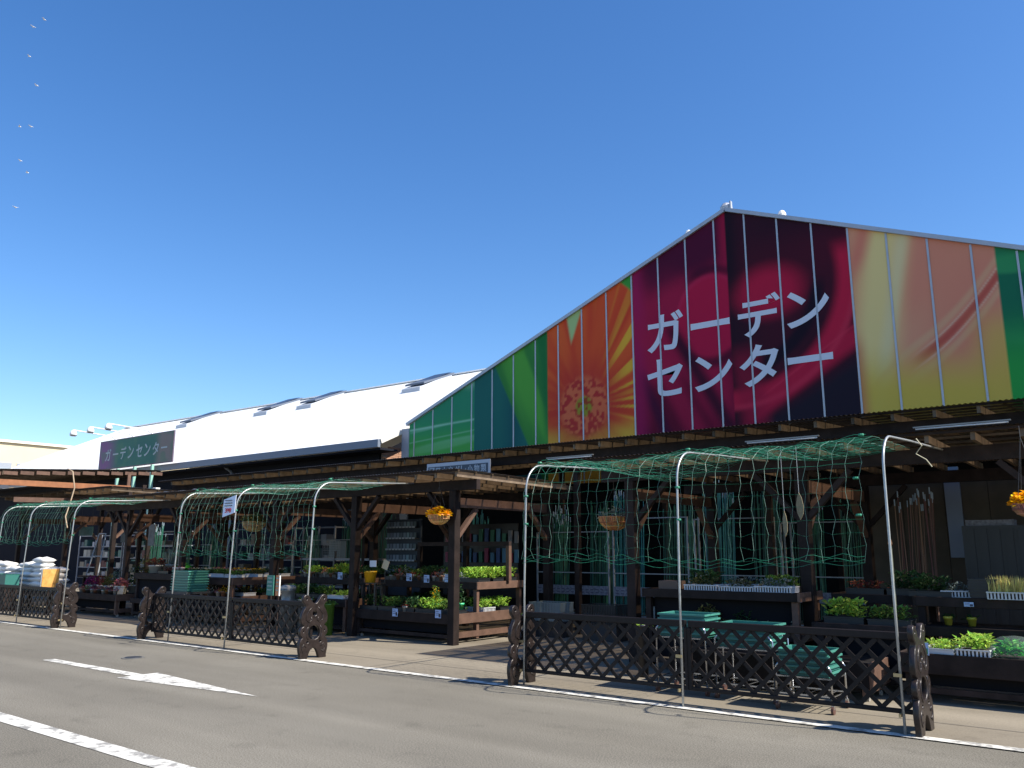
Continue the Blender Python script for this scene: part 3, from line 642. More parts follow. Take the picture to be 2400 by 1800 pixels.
# price sheet tied to the middle hoop
ps=thing('price_sheet',(-12.6,8.33,2.22),'white laminated price sheet with red figures tied to the middle pipe hoop','price sheet')
papm=mat('white_paper',(.72,.76,.86),.4); redm=mat('red_ink',(.55,.02,.04),.5); blk=mat('black_ink',(.03,.03,.05),.5)
MB().bar((-12.62,8.27,2.50),(-12.56,8.22,2.20),.36,.006,(0,1,0)).build('sheet',papm,ps)
m_=MB()
for q in range(3): m_.box(-12.72,-12.50,8.232+.0,8.238,2.44-q*.045,2.452-q*.045)
m_.build('print_line',blk,ps); glyph('398',-12.68,-12.50,2.235,2.315,8.232-.008,.004,ps,name='price',off=.02,lm=redm)
# long text board under the high canopy
tb=thing('text_board',(-12.1,13.5,3.3),'long white framed board with dark japanese lettering hung under the high canopy','sign board')
MB().box(-13.02,-11.18,13.50,13.53,3.20,3.516).build('board',mat('board_grey_white',(.50,.53,.58),.5),tb)
MB().box(-12.97,-11.23,13.494,13.499,3.24,3.44).build('band',mat('board_dark_band',(.05,.07,.10),.5),tb)
txt='園芸土やガレ小物類'
for i,ch in enumerate(txt): glyph(ch,-12.93+i*.188,-12.78+i*.188,3.26,3.42,13.493,.004,tb,name='character',off=.012,lm=mat('board_letter',(.45,.50,.55),.5))
# white light battens under the high canopy front
for i,(xa,xb,l) in enumerate([(-5.53,-4.29,'above the net between the two nearest hoops'),(-2.88,-1.60,'beside the corrugated eave at the open corner'),(-9.7,-8.6,'past the text board')]):
    t=thing('tube_lamp',((xa+xb)/2,13.5,3.40),'unlit white fluorescent tube lamp '+l,'tube lamp','unlit tube lamps under the high canopy')
    MB().box(xa,xb,13.48,13.53,3.415,3.435).build('housing',mat('lamp_housing',(.35,.33,.29),.5),t)
    MB().tube([(xa+.03,13.5,3.398),(xb-.03,13.5,3.398)],.013,8).build('tube',whitem,t,smooth=True)
wb=tag(MB().box(-24.55,-24.35,13.35,13.5,3.25,3.51).build('junction_box',whitem,bevel=.01),'small white junction box at the far end of the high canopy','junction box')
# ---------------------------------------------------------------- foliage materials and prototypes
def leafmat(n,c,isl=.35): return mat(n,c,.55,isl=isl,trans=.3,spec=.25)
LF=dict(lime=leafmat('leaf_lime',(.34,.52,.08)),mid=leafmat('leaf_mid_green',(.12,.22,.045),.5),dark=leafmat('leaf_dark_green',(.035,.085,.03)),olive=leafmat('leaf_olive',(.13,.13,.04)),
 red=leafmat('leaf_red_brown',(.22,.06,.04)),purple=leafmat('flower_purple',(.26,.03,.13)),yellow=leafmat('flower_yellow',(.92,.52,.01)),straw=leafmat('grass_straw',(.62,.55,.18)),grey=leafmat('leaf_grey_green',(.20,.24,.22)),
 pink=leafmat('flower_pink',(.50,.16,.16)),white=leafmat('flower_white',(.6,.58,.5)),vivid=leafmat('leaf_vivid_green',(.08,.42,.05)))
def leaves(mb,n,sx,sy,h,ls,seed,w=.45,up=.5,z0=0,dome=False,c=(0,0)):
    r=random.Random(seed)
    for _ in range(n):
        x=r.uniform(-sx,sx); y=r.uniform(-sy,sy); k=1
        if dome:
            while (x/sx)**2+(y/sy)**2>1: x=r.uniform(-sx,sx); y=r.uniform(-sy,sy)
            k=math.sqrt(max(.05,1-(x/sx)**2-(y/sy)**2))
        z=z0+h*k*r.uniform(.15,1)
        yaw=r.uniform(0,2*math.pi); pit=r.uniform(up-.5,up+.45); l=ls*r.uniform(.6,1.25)
        d=Vector((math.cos(yaw)*math.cos(pit),math.sin(yaw)*math.cos(pit),math.sin(pit))); s=d.cross(Vector((0,0,1)))
        if s.length<.1: s=Vector((1,0,0))
        s.normalize(); s*=l*w/2; u=s.cross(d).normalized()*l*.12
        p=Vector((x+c[0],y+c[1],z)); m_=p+d*l*.5
        mb.add([p,m_+s+u,p+d*l-u,m_-s+u],[(0,1,2,3)])
    return mb
def blades(mb,n,sx,sy,h,seed,z0=0,lean=.25,w=.006):
    r=random.Random(seed)
    for _ in range(n):
        x=r.uniform(-sx,sx); y=r.uniform(-sy,sy); a=r.uniform(0,6.28); hh=h*r.uniform(.5,1.1); l=r.uniform(.1,1)*lean*hh
        c,s=math.cos(a),math.sin(a); t=a+1.5; wx,wy=math.cos(t)*w,math.sin(t)*w
        mb.add([(x-wx,y-wy,z0),(x+wx,y+wy,z0),(x+c*l*.4+wx*.6,y+s*l*.4+wy*.6,z0+hh*.6),(x+c*l*.4-wx*.6,y+s*l*.4-wy*.6,z0+hh*.6)],[(0,1,2,3)])
        mb.add([(x+c*l*.4-wx*.6,y+s*l*.4-wy*.6,z0+hh*.6),(x+c*l*.4+wx*.6,y+s*l*.4+wy*.6,z0+hh*.6),(x+c*l,y+s*l,z0+hh)],[(0,1,2)])
    return mb
def traybox(mb,sx,sy,h,t=.006,bars=False,z0=0):
    mb.box(-sx,sx,-sy,sy,z0,z0+.006)
    if not bars:
        mb.box(-sx,sx,-sy,-sy+t,z0+.006,z0+h).box(-sx,sx,sy-t,sy,z0+.006,z0+h).box(-sx,-sx+t,-sy+t,sy-t,z0+.006,z0+h).box(sx-t,sx,-sy+t,sy-t,z0+.006,z0+h)
    else:
        n=int(2*sx/.036)
        for i in range(n+1):
            x=-sx+.006+(2*sx-.012)*i/n
            for y in (-sy,sy-t): mb.box(x-.009,x+.009,y,y+t,z0+.006,z0+h-.012)
        n=int(2*sy/.036)
        for i in range(n+1):
            y=-sy+.006+(2*sy-.012)*i/n
            for x in (-sx,sx-t): mb.box(x,x+t,y-.009,y+.009,z0+.006,z0+h-.012)
    for a in ((-sx-.008,sx+.008,-sy-.008,-sy+.004),(-sx-.008,sx+.008,sy-.004,sy+.008),(-sx-.008,-sx+.004,-sy,sy),(sx-.004,sx+.008,-sy,sy)): mb.box(*a,z0+h-.012+.0005,z0+h+.0005)
    return mb
TR=.235,.155
SEEDNAMES=dict(lime='lettuce',mid='leafy',dark='dark leaved',olive='olive leaved',red='red leaved',purple='purple flowering',straw='yellow grass',grey='grey leaved',pink='pink flowering',white='white flowering',yellow='yellow flowering',vivid='bright green')
def tray_proto(leaf,body='black',h=.07,fh=.13,ls=.075,n=130,bars=False,flower=None,tall=None,seed=1):
    t=thing('seedling_tray',(0,0,0),'x','seedling tray')
    bm_={'black':black,'white':white_tray,'teal':teal}[body]
    traybox(MB(),TR[0],TR[1],h,bars=bars).build('tray',bm_,t)
    MB().box(-TR[0]+.008,TR[0]-.008,-TR[1]+.008,TR[1]-.008,.0062,h-.02).build('soil',mat('potting_soil',(.03,.022,.017),.95),t)
    if tall: blades(MB(),tall,TR[0]-.02,TR[1]-.02,fh,seed,z0=h-.02).build('foliage',LF[leaf],t)['kind']='stuff'
    else: leaves(MB(),n,TR[0]-.02,TR[1]-.02,fh-.03,ls,seed,z0=h-.03).build('foliage',LF[leaf],t)['kind']='stuff'
    if flower: leaves(MB(),50,TR[0]-.03,TR[1]-.03,.03,.035,seed+9,z0=h+fh-.05,w=.9,up=.3).build('flowers',LF[flower],t)['kind']='stuff'
    return Proto(t)
TP={}
def tray(kind,loc,label,group,rz=0,**k):
    if kind not in TP:
        TP[kind]={'lime':lambda:tray_proto('lime',n=260,fh=.22,ls=.085),'limew':lambda:tray_proto('lime','white',bars=True,n=230,fh=.17),'mid':lambda:tray_proto('mid',n=200,fh=.18,ls=.08),'dark':lambda:tray_proto('dark',fh=.22,n=200,ls=.095),
          'olive':lambda:tray_proto('olive','white',bars=True,n=150,ls=.05),'red':lambda:tray_proto('red',n=140,ls=.06),'purple':lambda:tray_proto('dark',flower='purple'),'pink':lambda:tray_proto('mid','white',flower='pink'),
          'whitef':lambda:tray_proto('dark','white',flower='white'),'straw':lambda:tray_proto('straw','white',h=.085,fh=.20,tall=420,bars=True),'yellowf':lambda:tray_proto('olive','white',flower='yellow'),
          'grey':lambda:tray_proto('grey','white',bars=True,n=140,ls=.05),'midy':lambda:tray_proto('mid',flower='yellow'),'low':lambda:tray_proto('lime','white',fh=.12,ls=.06,n=190)}[kind]()
    o=TP[kind].put(loc,rz+random.uniform(-.05,.05)+random.choice((0,math.pi)),label,group,scale=(1,1,random.uniform(.88,1.12))); o.name='seedling_tray'
    return o
# ---------------------------------------------------------------- timber display benches
def bench(label,x0,x1,tiers,legs_x=None,wm=None,side=True,name='display_bench'):
    """tiers: list of (y0,y1,ztop,apron)"""
    wm=wm or wood; y0=min(t[0] for t in tiers); y1=max(t[1] for t in tiers)
    t=thing(name,((x0+x1)/2,y0,0),label,'display bench','timber display benches')
    for (a,b,z,ap) in tiers:
        n=max(2,int((b-a)/.125)); w=(b-a)/n
        for i in range(n): MB().box(x0+.002,x1-.002,a+i*w+.006,a+(i+1)*w-.004,z-.028,z+random.uniform(0,.003)).build('board',woodl if random.random()<.0 else wm,t)
        MB().box(x0,x1,a-.03,a-.001,z-ap,z+.012).build('front_rail',wm,t,bevel=.004)
        MB().box(x0,x1,b+.001,b+.03,z-ap,z+.012).build('back_rail',wm,t)
        for xx,w_ in ((x0,-1),(x1,1)):
            MB().box(min(xx,xx+w_*.032),max(xx,xx+w_*.032),a-.03,b+.03,z-ap,z+.014).build('end_rail',woodl if w_>0 else wm,t,bevel=.004)  # sun-side end rail is paler than the other: sunlight in the colour
    nx=max(2,int((x1-x0)/1.25)+1)
    for i in range(nx):
        x=x0+.05+(x1-x0-.1)*i/(nx-1)
        for (a,b,z,ap) in tiers:
            for y in (a+.04,b-.04):
                zlow=0
                MB().box(x-.04,x+.04,y-.035,y+.035,zlow+.06,z-.03).build('leg',woodl if i==nx-1 else wm,t)  # legs at the sun-side end are coloured lighter, as if lit
    MB().box(x1-.03,x1+.004,y0+.09,y1-.09,.10,.20).build('end_stretcher',woodl,t)
    MB().box(x0+.1,x1-.1,y0+.0,y0+.03,.10,.16).build('stretcher',wm,t)
    MB().box(x0+.1,x1-.1,y0+.10,y0+.115,.17,tiers[0][2]-tiers[0][3]).build('shade_board',mat('shade_black',(.012,.012,.014),.9,spec=.1),t)  # black sheet standing in for the shade under the bench
    cm=mat('caster_rubber',(.35,.33,.30),.5)
    for x in (x0+.1,x1-.05):
        for y in (y0+.08,y1-.1):
            MB().tube([(x-.012,y,.032),(x+.012,y,.032)],.032,12).build('caster',cm,t)
    return t
cardm=mat('price_card_blue',(.34,.46,.70),.45); cardy=mat('card_white',(.62,.66,.72),.45)
def price_card(loc,label,w=.14,h=.14,g='blue price cards clipped to the benches',green=False):
    x,y,z=loc; t=thing('price_card',loc,label,'price card',g)
    MB().box(x-w/2,x+w/2,y-.004,y,z-h/2,z+h/2).build('card',cardm,t)
    m=MB()
    for q in range(3): m.box(x-w*.4,x+w*.1,y-.006,y-.0045,z+h*.28-q*h*.22,z+h*.34-q*h*.22)
    m.build('print_line',blk,t)
    MB().box(x+w*.12,x+w*.42,y-.006,y-.0045,z-h*.4,z+h*.05).build('picture',mat('card_green',(.03,.25,.10),.5) if green else blk,t)
    return t
# bench of the centre stall
bench('two tier dark bench on casters under the corner canopy, heaped with lettuce trays',-12.55,-10.06,[(11.14,12.95,.50,.16),(11.80,13.14,1.03,.12)])
for i in range(5):
    x=-12.28+i*.50
    tray(['dark','mid','dark','lime','mid'][i],(x,11.35,.505),f"{['dark leaved','leafy','dark leaved','bright','green'][i]} black tray in the corner bench's low front row, {ORD[i]} from its far end",'trays on the corner bench')
    tray(['red','dark','mid','mid','limew'][i],(x,12.15,.505),f"tray half hidden under the corner bench's shelf, {ORD[i]} from its far end",'trays on the corner bench')
    tray(['dark','mid','dark','mid','lime'][i],(x,12.62,.505),f"rearmost low tray under the corner bench's shelf, {ORD[i]} from its far end",'trays on the corner bench')
    tray(['dark','red','dark','grey','lime'][i],(x,12.0,1.035),f"front tray on the corner bench's upper shelf, {ORD[i]} from its far end",'trays on the corner bench')
    tray(['mid','dark','mid','lime','lime'][i],(x,12.40,1.035),f"middle row tray on the corner bench's upper shelf, {ORD[i]} from its far end",'trays on the corner bench')
    tray(['mid','mid','lime','lime','lime'][i],(x,12.80,1.035),f"back row tray on the corner bench's upper shelf, {ORD[i]} from its far end",'trays on the corner bench')
fr=thing('timber_arch',(-11.2,12.66,1.03),'dark timber goalpost frame standing on the upper shelf behind the lettuce','timber arch')
MB().box(-12.4,-9.97,12.62,12.70,1.70,1.78).build('top_bar',wood,fr)
MB().box(-10.045,-9.97,12.62,12.70,1.048,1.698).build('upright',woodl,fr); MB().box(-12.4,-12.32,12.62,12.70,1.048,1.698).build('upright',wood,fr)  # sun-side upright has the sunlit wood tone, the other stays dark
tag(MB().box(-10.45,-10.11,13.0,13.12,1.046,1.17).build('wooden_crate_box',woodl),'small brown wooden box at the end of the upper shelf by the lettuce','wooden box')
for i,(x,y,z) in enumerate([(-11.76,11.76,1.10),(-11.29,11.76,1.08),(-10.24,11.1,1.02),(-11.44,11.1,.49),(-10.36,11.1,.51)]):
    if i==2: x,y,z=-10.75,11.76,1.10
    price_card((x,y,z),f"blue price card on the corner bench, {['upper shelf nearest the yellow pot','upper shelf, middle of three','upper shelf nearest the corner post','lower shelf, farther one','lower shelf, nearer the corner post'][i]}")
# pots
def pot(loc,r,h,col,label,cat='flower pot',leaf='mid',fh=.2,n=140,ls=.07,fl=None,grp=None,tall=None,square=False,spread=1.25,name='potted_plant',up=.6):
    t=thing(name,loc,label,cat,grp); x,y,z=loc
    m=MB()
    if square: m.lathe([(r*1.05,.0),(r*1.3,h-.02),(r*1.38,h-.02),(r*1.38,h),(r*1.2,h),(r*1.1,h-.03)],loc,4)
    else: m.lathe([(r*.72,0),(r*.97,h-.03),(r*1.04,h-.03),(r*1.04,h),(r*.93,h),(r*.9,h-.03)],loc,18)
    m.build('pot',mat('pot_'+'_'.join(str(int(c*100)) for c in col),col,.4,noise=.1,scale=15),t,smooth=not square)
    q=MB()
    if tall: blades(q,tall,r*.7,r*.7,fh,hash(label)%999 if False else len(label),z0=h-.03,lean=.7,w=.008)
    else: leaves(q,n,r*spread,r*spread,fh,ls,len(label)+int(x*7)%50,z0=h-.04,dome=True,up=up)
    q.v=[(a+x,b+y,c+z) for a,b,c in q.v]; q.build('foliage',LF[leaf],t)['kind']='stuff'
    if fl:
        q=MB(); leaves(q,60,r*spread,r*spread,fh*1.02,.04,len(label)+5,z0=h-.02,dome=True,w=.9,up=.2); q.v=[(a+x,b+y,c+z) for a,b,c in q.v]; q.build('flowers',LF[fl],t)['kind']='stuff'
    return t
yp=pot((-12.36,11.30,1.0),.13,.22,(.75,.42,.02),'bright yellow pot with dark leaves hung at the post end of the corner bench',leaf='dark',fh=.12)
MB().box(-12.30,-12.12,11.22,11.226,1.30,1.42).build('white_label',cardy,yp)
# a small stand holds the yellow pot
tag(MB().box(-12.5,-12.05,11.18,11.42,.985,1.0).box(-12.46,-12.42,11.2,11.24,.52,.984).box(-12.14,-12.10,11.2,11.24,.52,.984).box(-12.46,-12.42,11.36,11.4,.52,.984).box(-12.14,-12.10,11.36,11.4,.52,.984).build('plant_stand',black),'black stand carrying the yellow pot','plant stand',kind='stuff')
bl=thing('leaning_card',(-12.0,11.34,1.0),'tan handwritten card leaning beside the yellow pot','card')
MB().bar((-12.02,11.34,1.26),(-11.97,11.36,1.42),.16,.004,(0,1,0)).build('card',mat('tan_card',(.55,.45,.28),.6),bl); MB().box(-12.005,-11.995,11.34,11.35,1.0,1.26).build('stick',black,bl)
pot((-11.15,11.95,1.10),.09,.10,(.55,.13,.06),'small orange red pot in front row of the corner bench upper shelf',leaf='red',fh=.10,n=60,ls=.05)
pot((-10.72,11.42,.57),.075,.10,(.10,.45,.20),'green pot of yellow orange flowers low on the corner bench',leaf='mid',fh=.34,fl='yellow')
pot((-9.75+.2-.6,11.45,.57),.07,.12,(.06,.55,.25),'bright green small pot with tall stems beside the corner post',leaf='dark',fh=.38,n=70)
pot((-9.85,12.9,.0),.13,.36,(.6,.6,.56),'tall white basket pot with light green leaves beyond the corner bench',leaf='lime',fh=.12,n=120,up=.3)
# bench behind middle fence
bench('dark two tier bench of leafy trays between the two front canopy posts',-15.0,-12.85,[(11.14,12.9,.66,.14),(11.6,12.95,1.05,.12)])
for i in range(4):
    x=-14.72+i*.50
    tray(['mid','dark','mid','low'][i],(x,11.33,.665),f"low tray between the canopy posts, {ORD[i]} from its far end",'trays on the bench between the posts')
    tray(['lime','midy','lime','dark'][i],(x,11.80,1.055),f"front upper tray between the canopy posts, {ORD[i]} from its far end",'trays on the bench between the posts')
    tray(['midy','lime','midy','dark'][i],(x,12.3,1.055),f"rear upper tray between the canopy posts, {ORD[i]} from its far end",'trays on the bench between the posts')
price_card((-13.55,11.56,1.10),'blue price card on the bench behind the middle pipe hoop')
for i,x in enumerate((-14.3,-14.05,-13.8)): pot((x,11.0,.0),.07,.62+.02*i,(.45,.47,.48),f'pale grey slender pot standing behind the middle fence, {ORD[i]} of three',leaf='mid',fh=.05,n=20,grp='slender grey pots')
can=thing('metal_churn',(-14.1,10.7,0),'grey metal milk churn standing behind the middle lattice fence','churn')
MB().lathe([(.14,.0),(.14,.55),(.15,.56),(.15,.60),(.13,.62),(.13,.80),(.15,.82),(.15,.86)],(-14.1,10.7,0),20).build('body',mat('dull_zinc',(.22,.24,.24),.45,metal=.5,noise=.3),can,smooth=True)
MB().lathe([(.155,.862),(.155,.90),(.10,.93)],(-14.1,10.7,0),20).build('lid',mat('zinc_lid',(.42,.40,.36),.5),can)
pot((-13.05,10.9,.0),.10,.60,(.10,.22,.03),'lime green upright planter by the canopy post',leaf='mid',fh=.08)
# green and orange sign boards
for i,(x,w,c,l) in enumerate([(-13.18,.20,(.05,.22,.17),'small dark green notice board on a stick behind the middle fence'),(-12.96,.10,(.70,.26,.10),'narrow orange notice board on a stick behind the middle fence')]):
    t=thing('notice_board',(x,9.6,0),l,'notice board'); MB().box(x-w/2,x+w/2,9.59,9.605,.80,1.16).build('board',mat('notice_%d'%i,c,.5),t); MB().box(x-.015,x+.015,9.61,9.63,0,.9).build('stick',wood,t)
    if i==1: MB().box(x+w/2,x+w/2+.012,9.585,9.61,.8,1.16).build('edge',whitem,t)
    m=MB()
    for q in range(4): m.box(x-w*.38,x+w*.30,9.584,9.589,1.10-q*.07,1.12-q*.07)
    m.build('print_line',mat('faint_print',(.30,.42,.38),.5),t)
# ---------------------------------------------------------------- teal trays
def tstack(n,x,y,z,rz,grp,lab,sx=.60,sy=.42,step=.052,cs=1):
    """stack of flat teal nesting trays, every tray its own object"""
    p=thing('teal_tray',(0,0,0),'x','plastic tray',grp)
    m=MB(); m.box(-sx/2+.02,sx/2-.02,-sy/2+.02,sy/2-.02,0,.008)
    for a in ((-sx/2+.02,sx/2-.02,-sy/2+.02,-sy/2+.028),(-sx/2+.02,sx/2-.02,sy/2-.028,sy/2-.02),(-sx/2+.02,-sx/2+.028,-sy/2+.028,sy/2-.028),(sx/2-.028,sx/2-.02,-sy/2+.028,sy/2-.028)): m.box(*a,.008,.045)
    m.build('tray_body',teal,p)
    m=MB()
    for a in ((-sx/2,sx/2,-sy/2,-sy/2+.02),(-sx/2,sx/2,sy/2-.02,sy/2),(-sx/2,-sx/2+.02,-sy/2+.02,sy/2-.02),(sx/2-.02,sx/2,-sy/2+.02,sy/2-.02)): m.box(*a,.030,.050)
    m.build('rim',tealw,p)
    P=Proto(p)
    for i in range(n):
        o=P.put((x+random.uniform(-.012,.012),y+random.uniform(-.012,.012),z+i*step),rz+random.uniform(-.03,.03),lab+(', topmost of its stack' if i==n-1 else f', {ORD[n-1-i]} from the top'),grp); o.name='teal_tray'
    return n*step+z
def trolley(x,y,w,d,h,label):
    t=thing('stacking_trolley',(x,y,0),label,'trolley','chrome trolleys behind the nearest fence')
    m=MB()
    for sx in (-1,1):
        for sy in (-1,1):
            px,py=x+sx*w/2,y+sy*d/2
            MB().tube([(px,py,.10),(px,py,h+.1),(px-sx*.05,py,h+.16)],.010,6).build('leg',chrome,t,smooth=True)
            MB().tube([(px-.012,py,.042),(px+.012,py,.042)],.042,12).build('wheel',mat('trolley_wheel',(.10,.05,.04),.5),t)
            MB().bar((px,py,.05),(px,py,.10),.03,.022,(0,1,0)).build('fork',chrome,t)
    for z in (.16,h):
        m.box(x-w/2,x+w/2,y-d/2-.008,y-d/2+.009,z,z+.014).box(x-w/2,x+w/2,y+d/2-.008,y+d/2+.008,z,z+.014)
        for k in range(7): xx=x-w/2+w*k/6; m.box(xx-.004,xx+.004,y-d/2+.006,y+d/2-.006,z+.002,z+.010)
        m.build('wire_deck',chrome,t); m=MB()
    return t
for i,(x,y,w,n,z0,l) in enumerate([(-4.62,9.28,.62,5,.62,'pale teal tray on the far trolley behind the nearest fence'),(-3.85,9.25,.66,5,.55,'pale teal tray on the central trolley behind the nearest fence'),(-3.14,9.05,.56,5,.34,'pale teal tray on the near trolley behind the nearest fence')]):
    trolley(x,y,w,.46,z0-.012,f"chrome wire trolley with casters carrying teal trays, {['farthest','middle one','nearest'][i]} behind the nearest fence")
    tstack(n,x,y,z0+.004,0,'teal trays on the '+['far','central','near'][i]+' trolley',l,sx=w-.02,sy=.44)
th=tstack(8,-16.95,10.25,.745,0,'tall stack of teal trays behind the middle fence','large teal tray in the tall stack behind the middle fence',sx=.66,sy=.5,step=.055)
t=thing('low_table',(-16.95,10.25,0),'low grey table under the tall teal tray stack','table'); MB().box(-17.35,-16.55,9.95,10.55,.70,.742).build('table_top',steeld,t)
for sx in (-17.3,-16.6):
    for sy in (10.0,10.5): MB().box(sx-.02,sx+.02,sy-.02,sy+.02,0,.698).build('leg',steeld,t)
# table of white trays and flowers
bench('lit timber table of white flower trays past the tall teal stack',-18.2,-16.1,[(10.75,12.6,1.02,.15),(11.0,12.5,.62,.10)])
kk=['whitef','pink','yellowf','whitef','pink','yellowf','pink','whitef']
for i in range(4):
    for j in range(3):
        tray(kk[(i*3+j)%8],(-17.9+i*.52,11.0+j*.55,1.025),f"{['white','pink','yellow'][(i+j)%3] if False else 'flowering'} white tray past the teal stack, {ORD[j]} row, {ORD[i]} from its far end",'flower trays past the teal stack')
for j in range(3): tray(['yellowf','midy','whitef'][j],(-16.4,11.25+j*.45,.625),f'lower tray of pale flowers past the teal stack, {ORD[j]} from the kerb','flower trays past the teal stack')
# ---------------------------------------------------------------- far benches with potted plants
bench('low dark bench of white potted plants beyond the farthest lattice fence',-23.2,-20.75,[(10.6,11.7,.52,.14)])
bench('higher dark bench with white tubs between the far canopy posts',-20.2,-18.3,[(10.75,11.9,1.06,.13),(10.7,11.9,.46,.1)])
def wplant(x,y,z,leaf,l,r=.14,h=.20,fh=.26,fl=None,tall=None,sq=False): pot((x,y,z),r,h,(.5,.5,.46),l,leaf=leaf,fh=fh,n=150,ls=.09,fl=fl,tall=tall,square=sq,grp='white pots on the far benches')
wplant(-22.6,10.85,.53,'purple','white pot with purple leaves at the far end of the low bench')
wplant(-22.1,10.9,.53,'red','white pot with purple brown spiky leaves on the low bench',tall=90,fh=.34)
wplant(-21.65,10.85,.53,'olive','white pot with olive leaves in the middle of the low bench',fh=.30)
wplant(-21.2,10.9,.53,'pink','square white pot of salmon flowers near the front of the low bench',sq=True,fh=.22)
wplant(-20.95,11.35,.53,'olive','taller white pot with variegated cream leaves behind the low bench row',fh=.85,r=.16,h=.24)
wplant(-21.5,11.4,.53,'dark','dark leafy plant in white pot at the back of the low bench',fh=.55)
wplant(-22.4,11.4,.53,'grey','grey leafed plant in white pot, back corner of the low bench',fh=.45)
wplant(-19.85,11.05,1.07,'red','round white tub with pinkish brown leaves on the higher bench',r=.17,h=.19,fh=.22)
wplant(-19.95,11.5,1.07,'grey','silver leafed plant in white pot behind the round white tub',fh=.5,tall=60)
tray('red',(-19.3,11.1,1.065),'red rimmed tray of crimson flowers beside the round white tub','trays on the far higher bench')
pot((-19.25,11.45,1.07),.13,.15,(.05,.45,.06),'vivid green round pot behind the crimson flowers',leaf='vivid',fh=.12)
for i,x in enumerate((-18.9,-18.72,-18.54)): pot((x,11.0,1.07),.05,.15,(.55,.5,.47),f'small pale cylinder pot at the near end of the higher bench, {ORD[i]} of three',leaf='pink',fh=.07,n=40,ls=.03,grp='small pale cylinder pots')
for i in range(5): pot((-20.0+i*.36,10.95,.47),.06,.10,(.4,.4,.4),f'tiny grey pot under the far higher bench, {ORD[i]} from its far end',leaf=['red','mid','olive','dark','pink'][i],fh=.10,n=50,ls=.04,grp='tiny grey pots')
# small nursery pots set out on the lower shelves
for bi,(xa,xb,y,z,nm) in enumerate([(-15.0,-12.95,11.0,.0,'on the paving before the bench between the posts')]):
    pass
npot=[]
def nursery_row(xa,xb,y,z,n,leafs,where,grp):
    for i in range(n):
        x=xa+(xb-xa)*(i+.5)/n; lf=leafs[i%len(leafs)]
        pot((x,y,z),.055+.01*(i%3),.10+.015*(i%2),[(.40,.40,.38),(.20,.10,.06),(.05,.05,.05)][i%3],f'potted {SEEDNAMES[lf]} plant {where}, {ORD[i]} from far end',leaf=lf,fh=.10+.05*(i%3),n=46,ls=.05,grp=grp,spread=1.5)
nursery_row(-12.4,-10.2,11.22-.0,.505+.0,1,['red'],'squeezed at the rail of the corner bench','rail pots')
nursery_row(-14.9,-13.0,11.68,1.055,9,['red','lime','dark','pink','mid'],'on the upper rail between posts','pots along the upper rail')
nursery_row(-12.45,-10.9,11.88,1.035+.0,8,['dark','pink','grey','red','mid'],'on the corner bench upper rail','pots on the corner bench rail')
nursery_row(-18.1,-16.2,10.82,.625,9,['yellow','whitef'.replace('whitef','white'),'pink','yellow'],'on the lower shelf past the teal stack','pots past the teal stack')
nursery_row(-22.9,-20.9,10.68,.53,10,['red','pink','mid','purple'],'on the low far bench rail','pots along the low far bench')
# ---------------------------------------------------------------- white sacks
st=thing('sack_pallet',(-25.5,10.6,0),'low dark platform under the pile of white sacks','platform'); MB().box(-28.6,-23.3,10.1,11.2,.42,.5).build('deck',wood,st)
for x in (-28.4,-26.9,-25.2,-23.5):
    for y in (10.2,11.1): MB().box(x-.05,x+.05,y-.05,y+.05,0,.418).build('leg',wood,st)
def sackmesh(seed):
    r=random.Random(seed); bm=bmesh.new(); nx,ny=12,9
    top={};bot={}
    L_,W_,H_=.66,.42,.15
    for i in range(nx+1):
        for j in range(ny+1):
            u=-1+2*i/nx; v=-1+2*j/ny; e=max(0,(1-abs(u)**3.5)*(1-abs(v)**3.0))**.42
            wob=.012*math.sin(u*5+seed)+.012*math.cos(v*6+seed*2)+r.uniform(-.004,.004)
            x=u*L_/2*(1-.06*abs(v)**2); y=v*W_/2*(1-.07*abs(u)**2)
            top[i,j]=bm.verts.new((x,y,H_/2+e*(H_/2+wob))); 
            bot[i,j]=top[i,j] if (i in(0,nx) or j in (0,ny)) else bm.verts.new((x,y,H_/2-e*(H_/2)+.004*math.sin(i*2+j)))
    for i in range(nx):
        for j in range(ny):
            bm.faces.new((top[i,j],top[i+1,j],top[i+1,j+1],top[i,j+1])); bm.faces.new((bot[i,j+1],bot[i+1,j+1],bot[i+1,j],bot[i,j]))
    me=bpy.data.meshes.new('sack'); bm.to_mesh(me); bm.free(); me.shade_smooth(); me.materials.append(bagm); return me
sm_=[sackmesh(k) for k in range(4)]
prm=mat('sack_print_red',(.55,.22,.22),.5)
q=0
for L_ in range(7):
    for c in range(6):
        if L_>=5 and not (c in (0,1,3,4) if L_==5 else c in (4,)): continue
        x=-27.9+c*.78+random.uniform(-.04,.04); y=10.5+random.uniform(-.03,.03)
        o=link('white_sack',sm_[q%4],None); q+=1
        o.location=(x,y,.503+L_*.128); o.rotation_euler=(random.uniform(-.03,.03),random.uniform(-.04,.04),random.uniform(-.08,.08)); o.scale=(1.12,1,1)
        tag(o,f'white printed sack, {ORD[L_]} layer up, {ORD[5-c]} column from the orange board','sack','white sacks piled on the platform')
ob=thing('orange_board',(-22.75,10.0,0),'orange printed board beside the white sacks','board'); MB().box(-22.98,-22.96+.02,9.7,10.15,.66,1.16).build('panel',mat('grey_panel',(.35,.38,.42),.5),ob)
MB().box(-22.935,-22.92,9.72,10.13,.68,1.14).build('poster',mat('orange_print',(.62,.27,.06),.5,noise=.5,scale=7,col2=(.60,.40,.12)),ob); MB().box(-22.98,-22.94,9.9,9.94,0,.655).build('post',wood,ob)
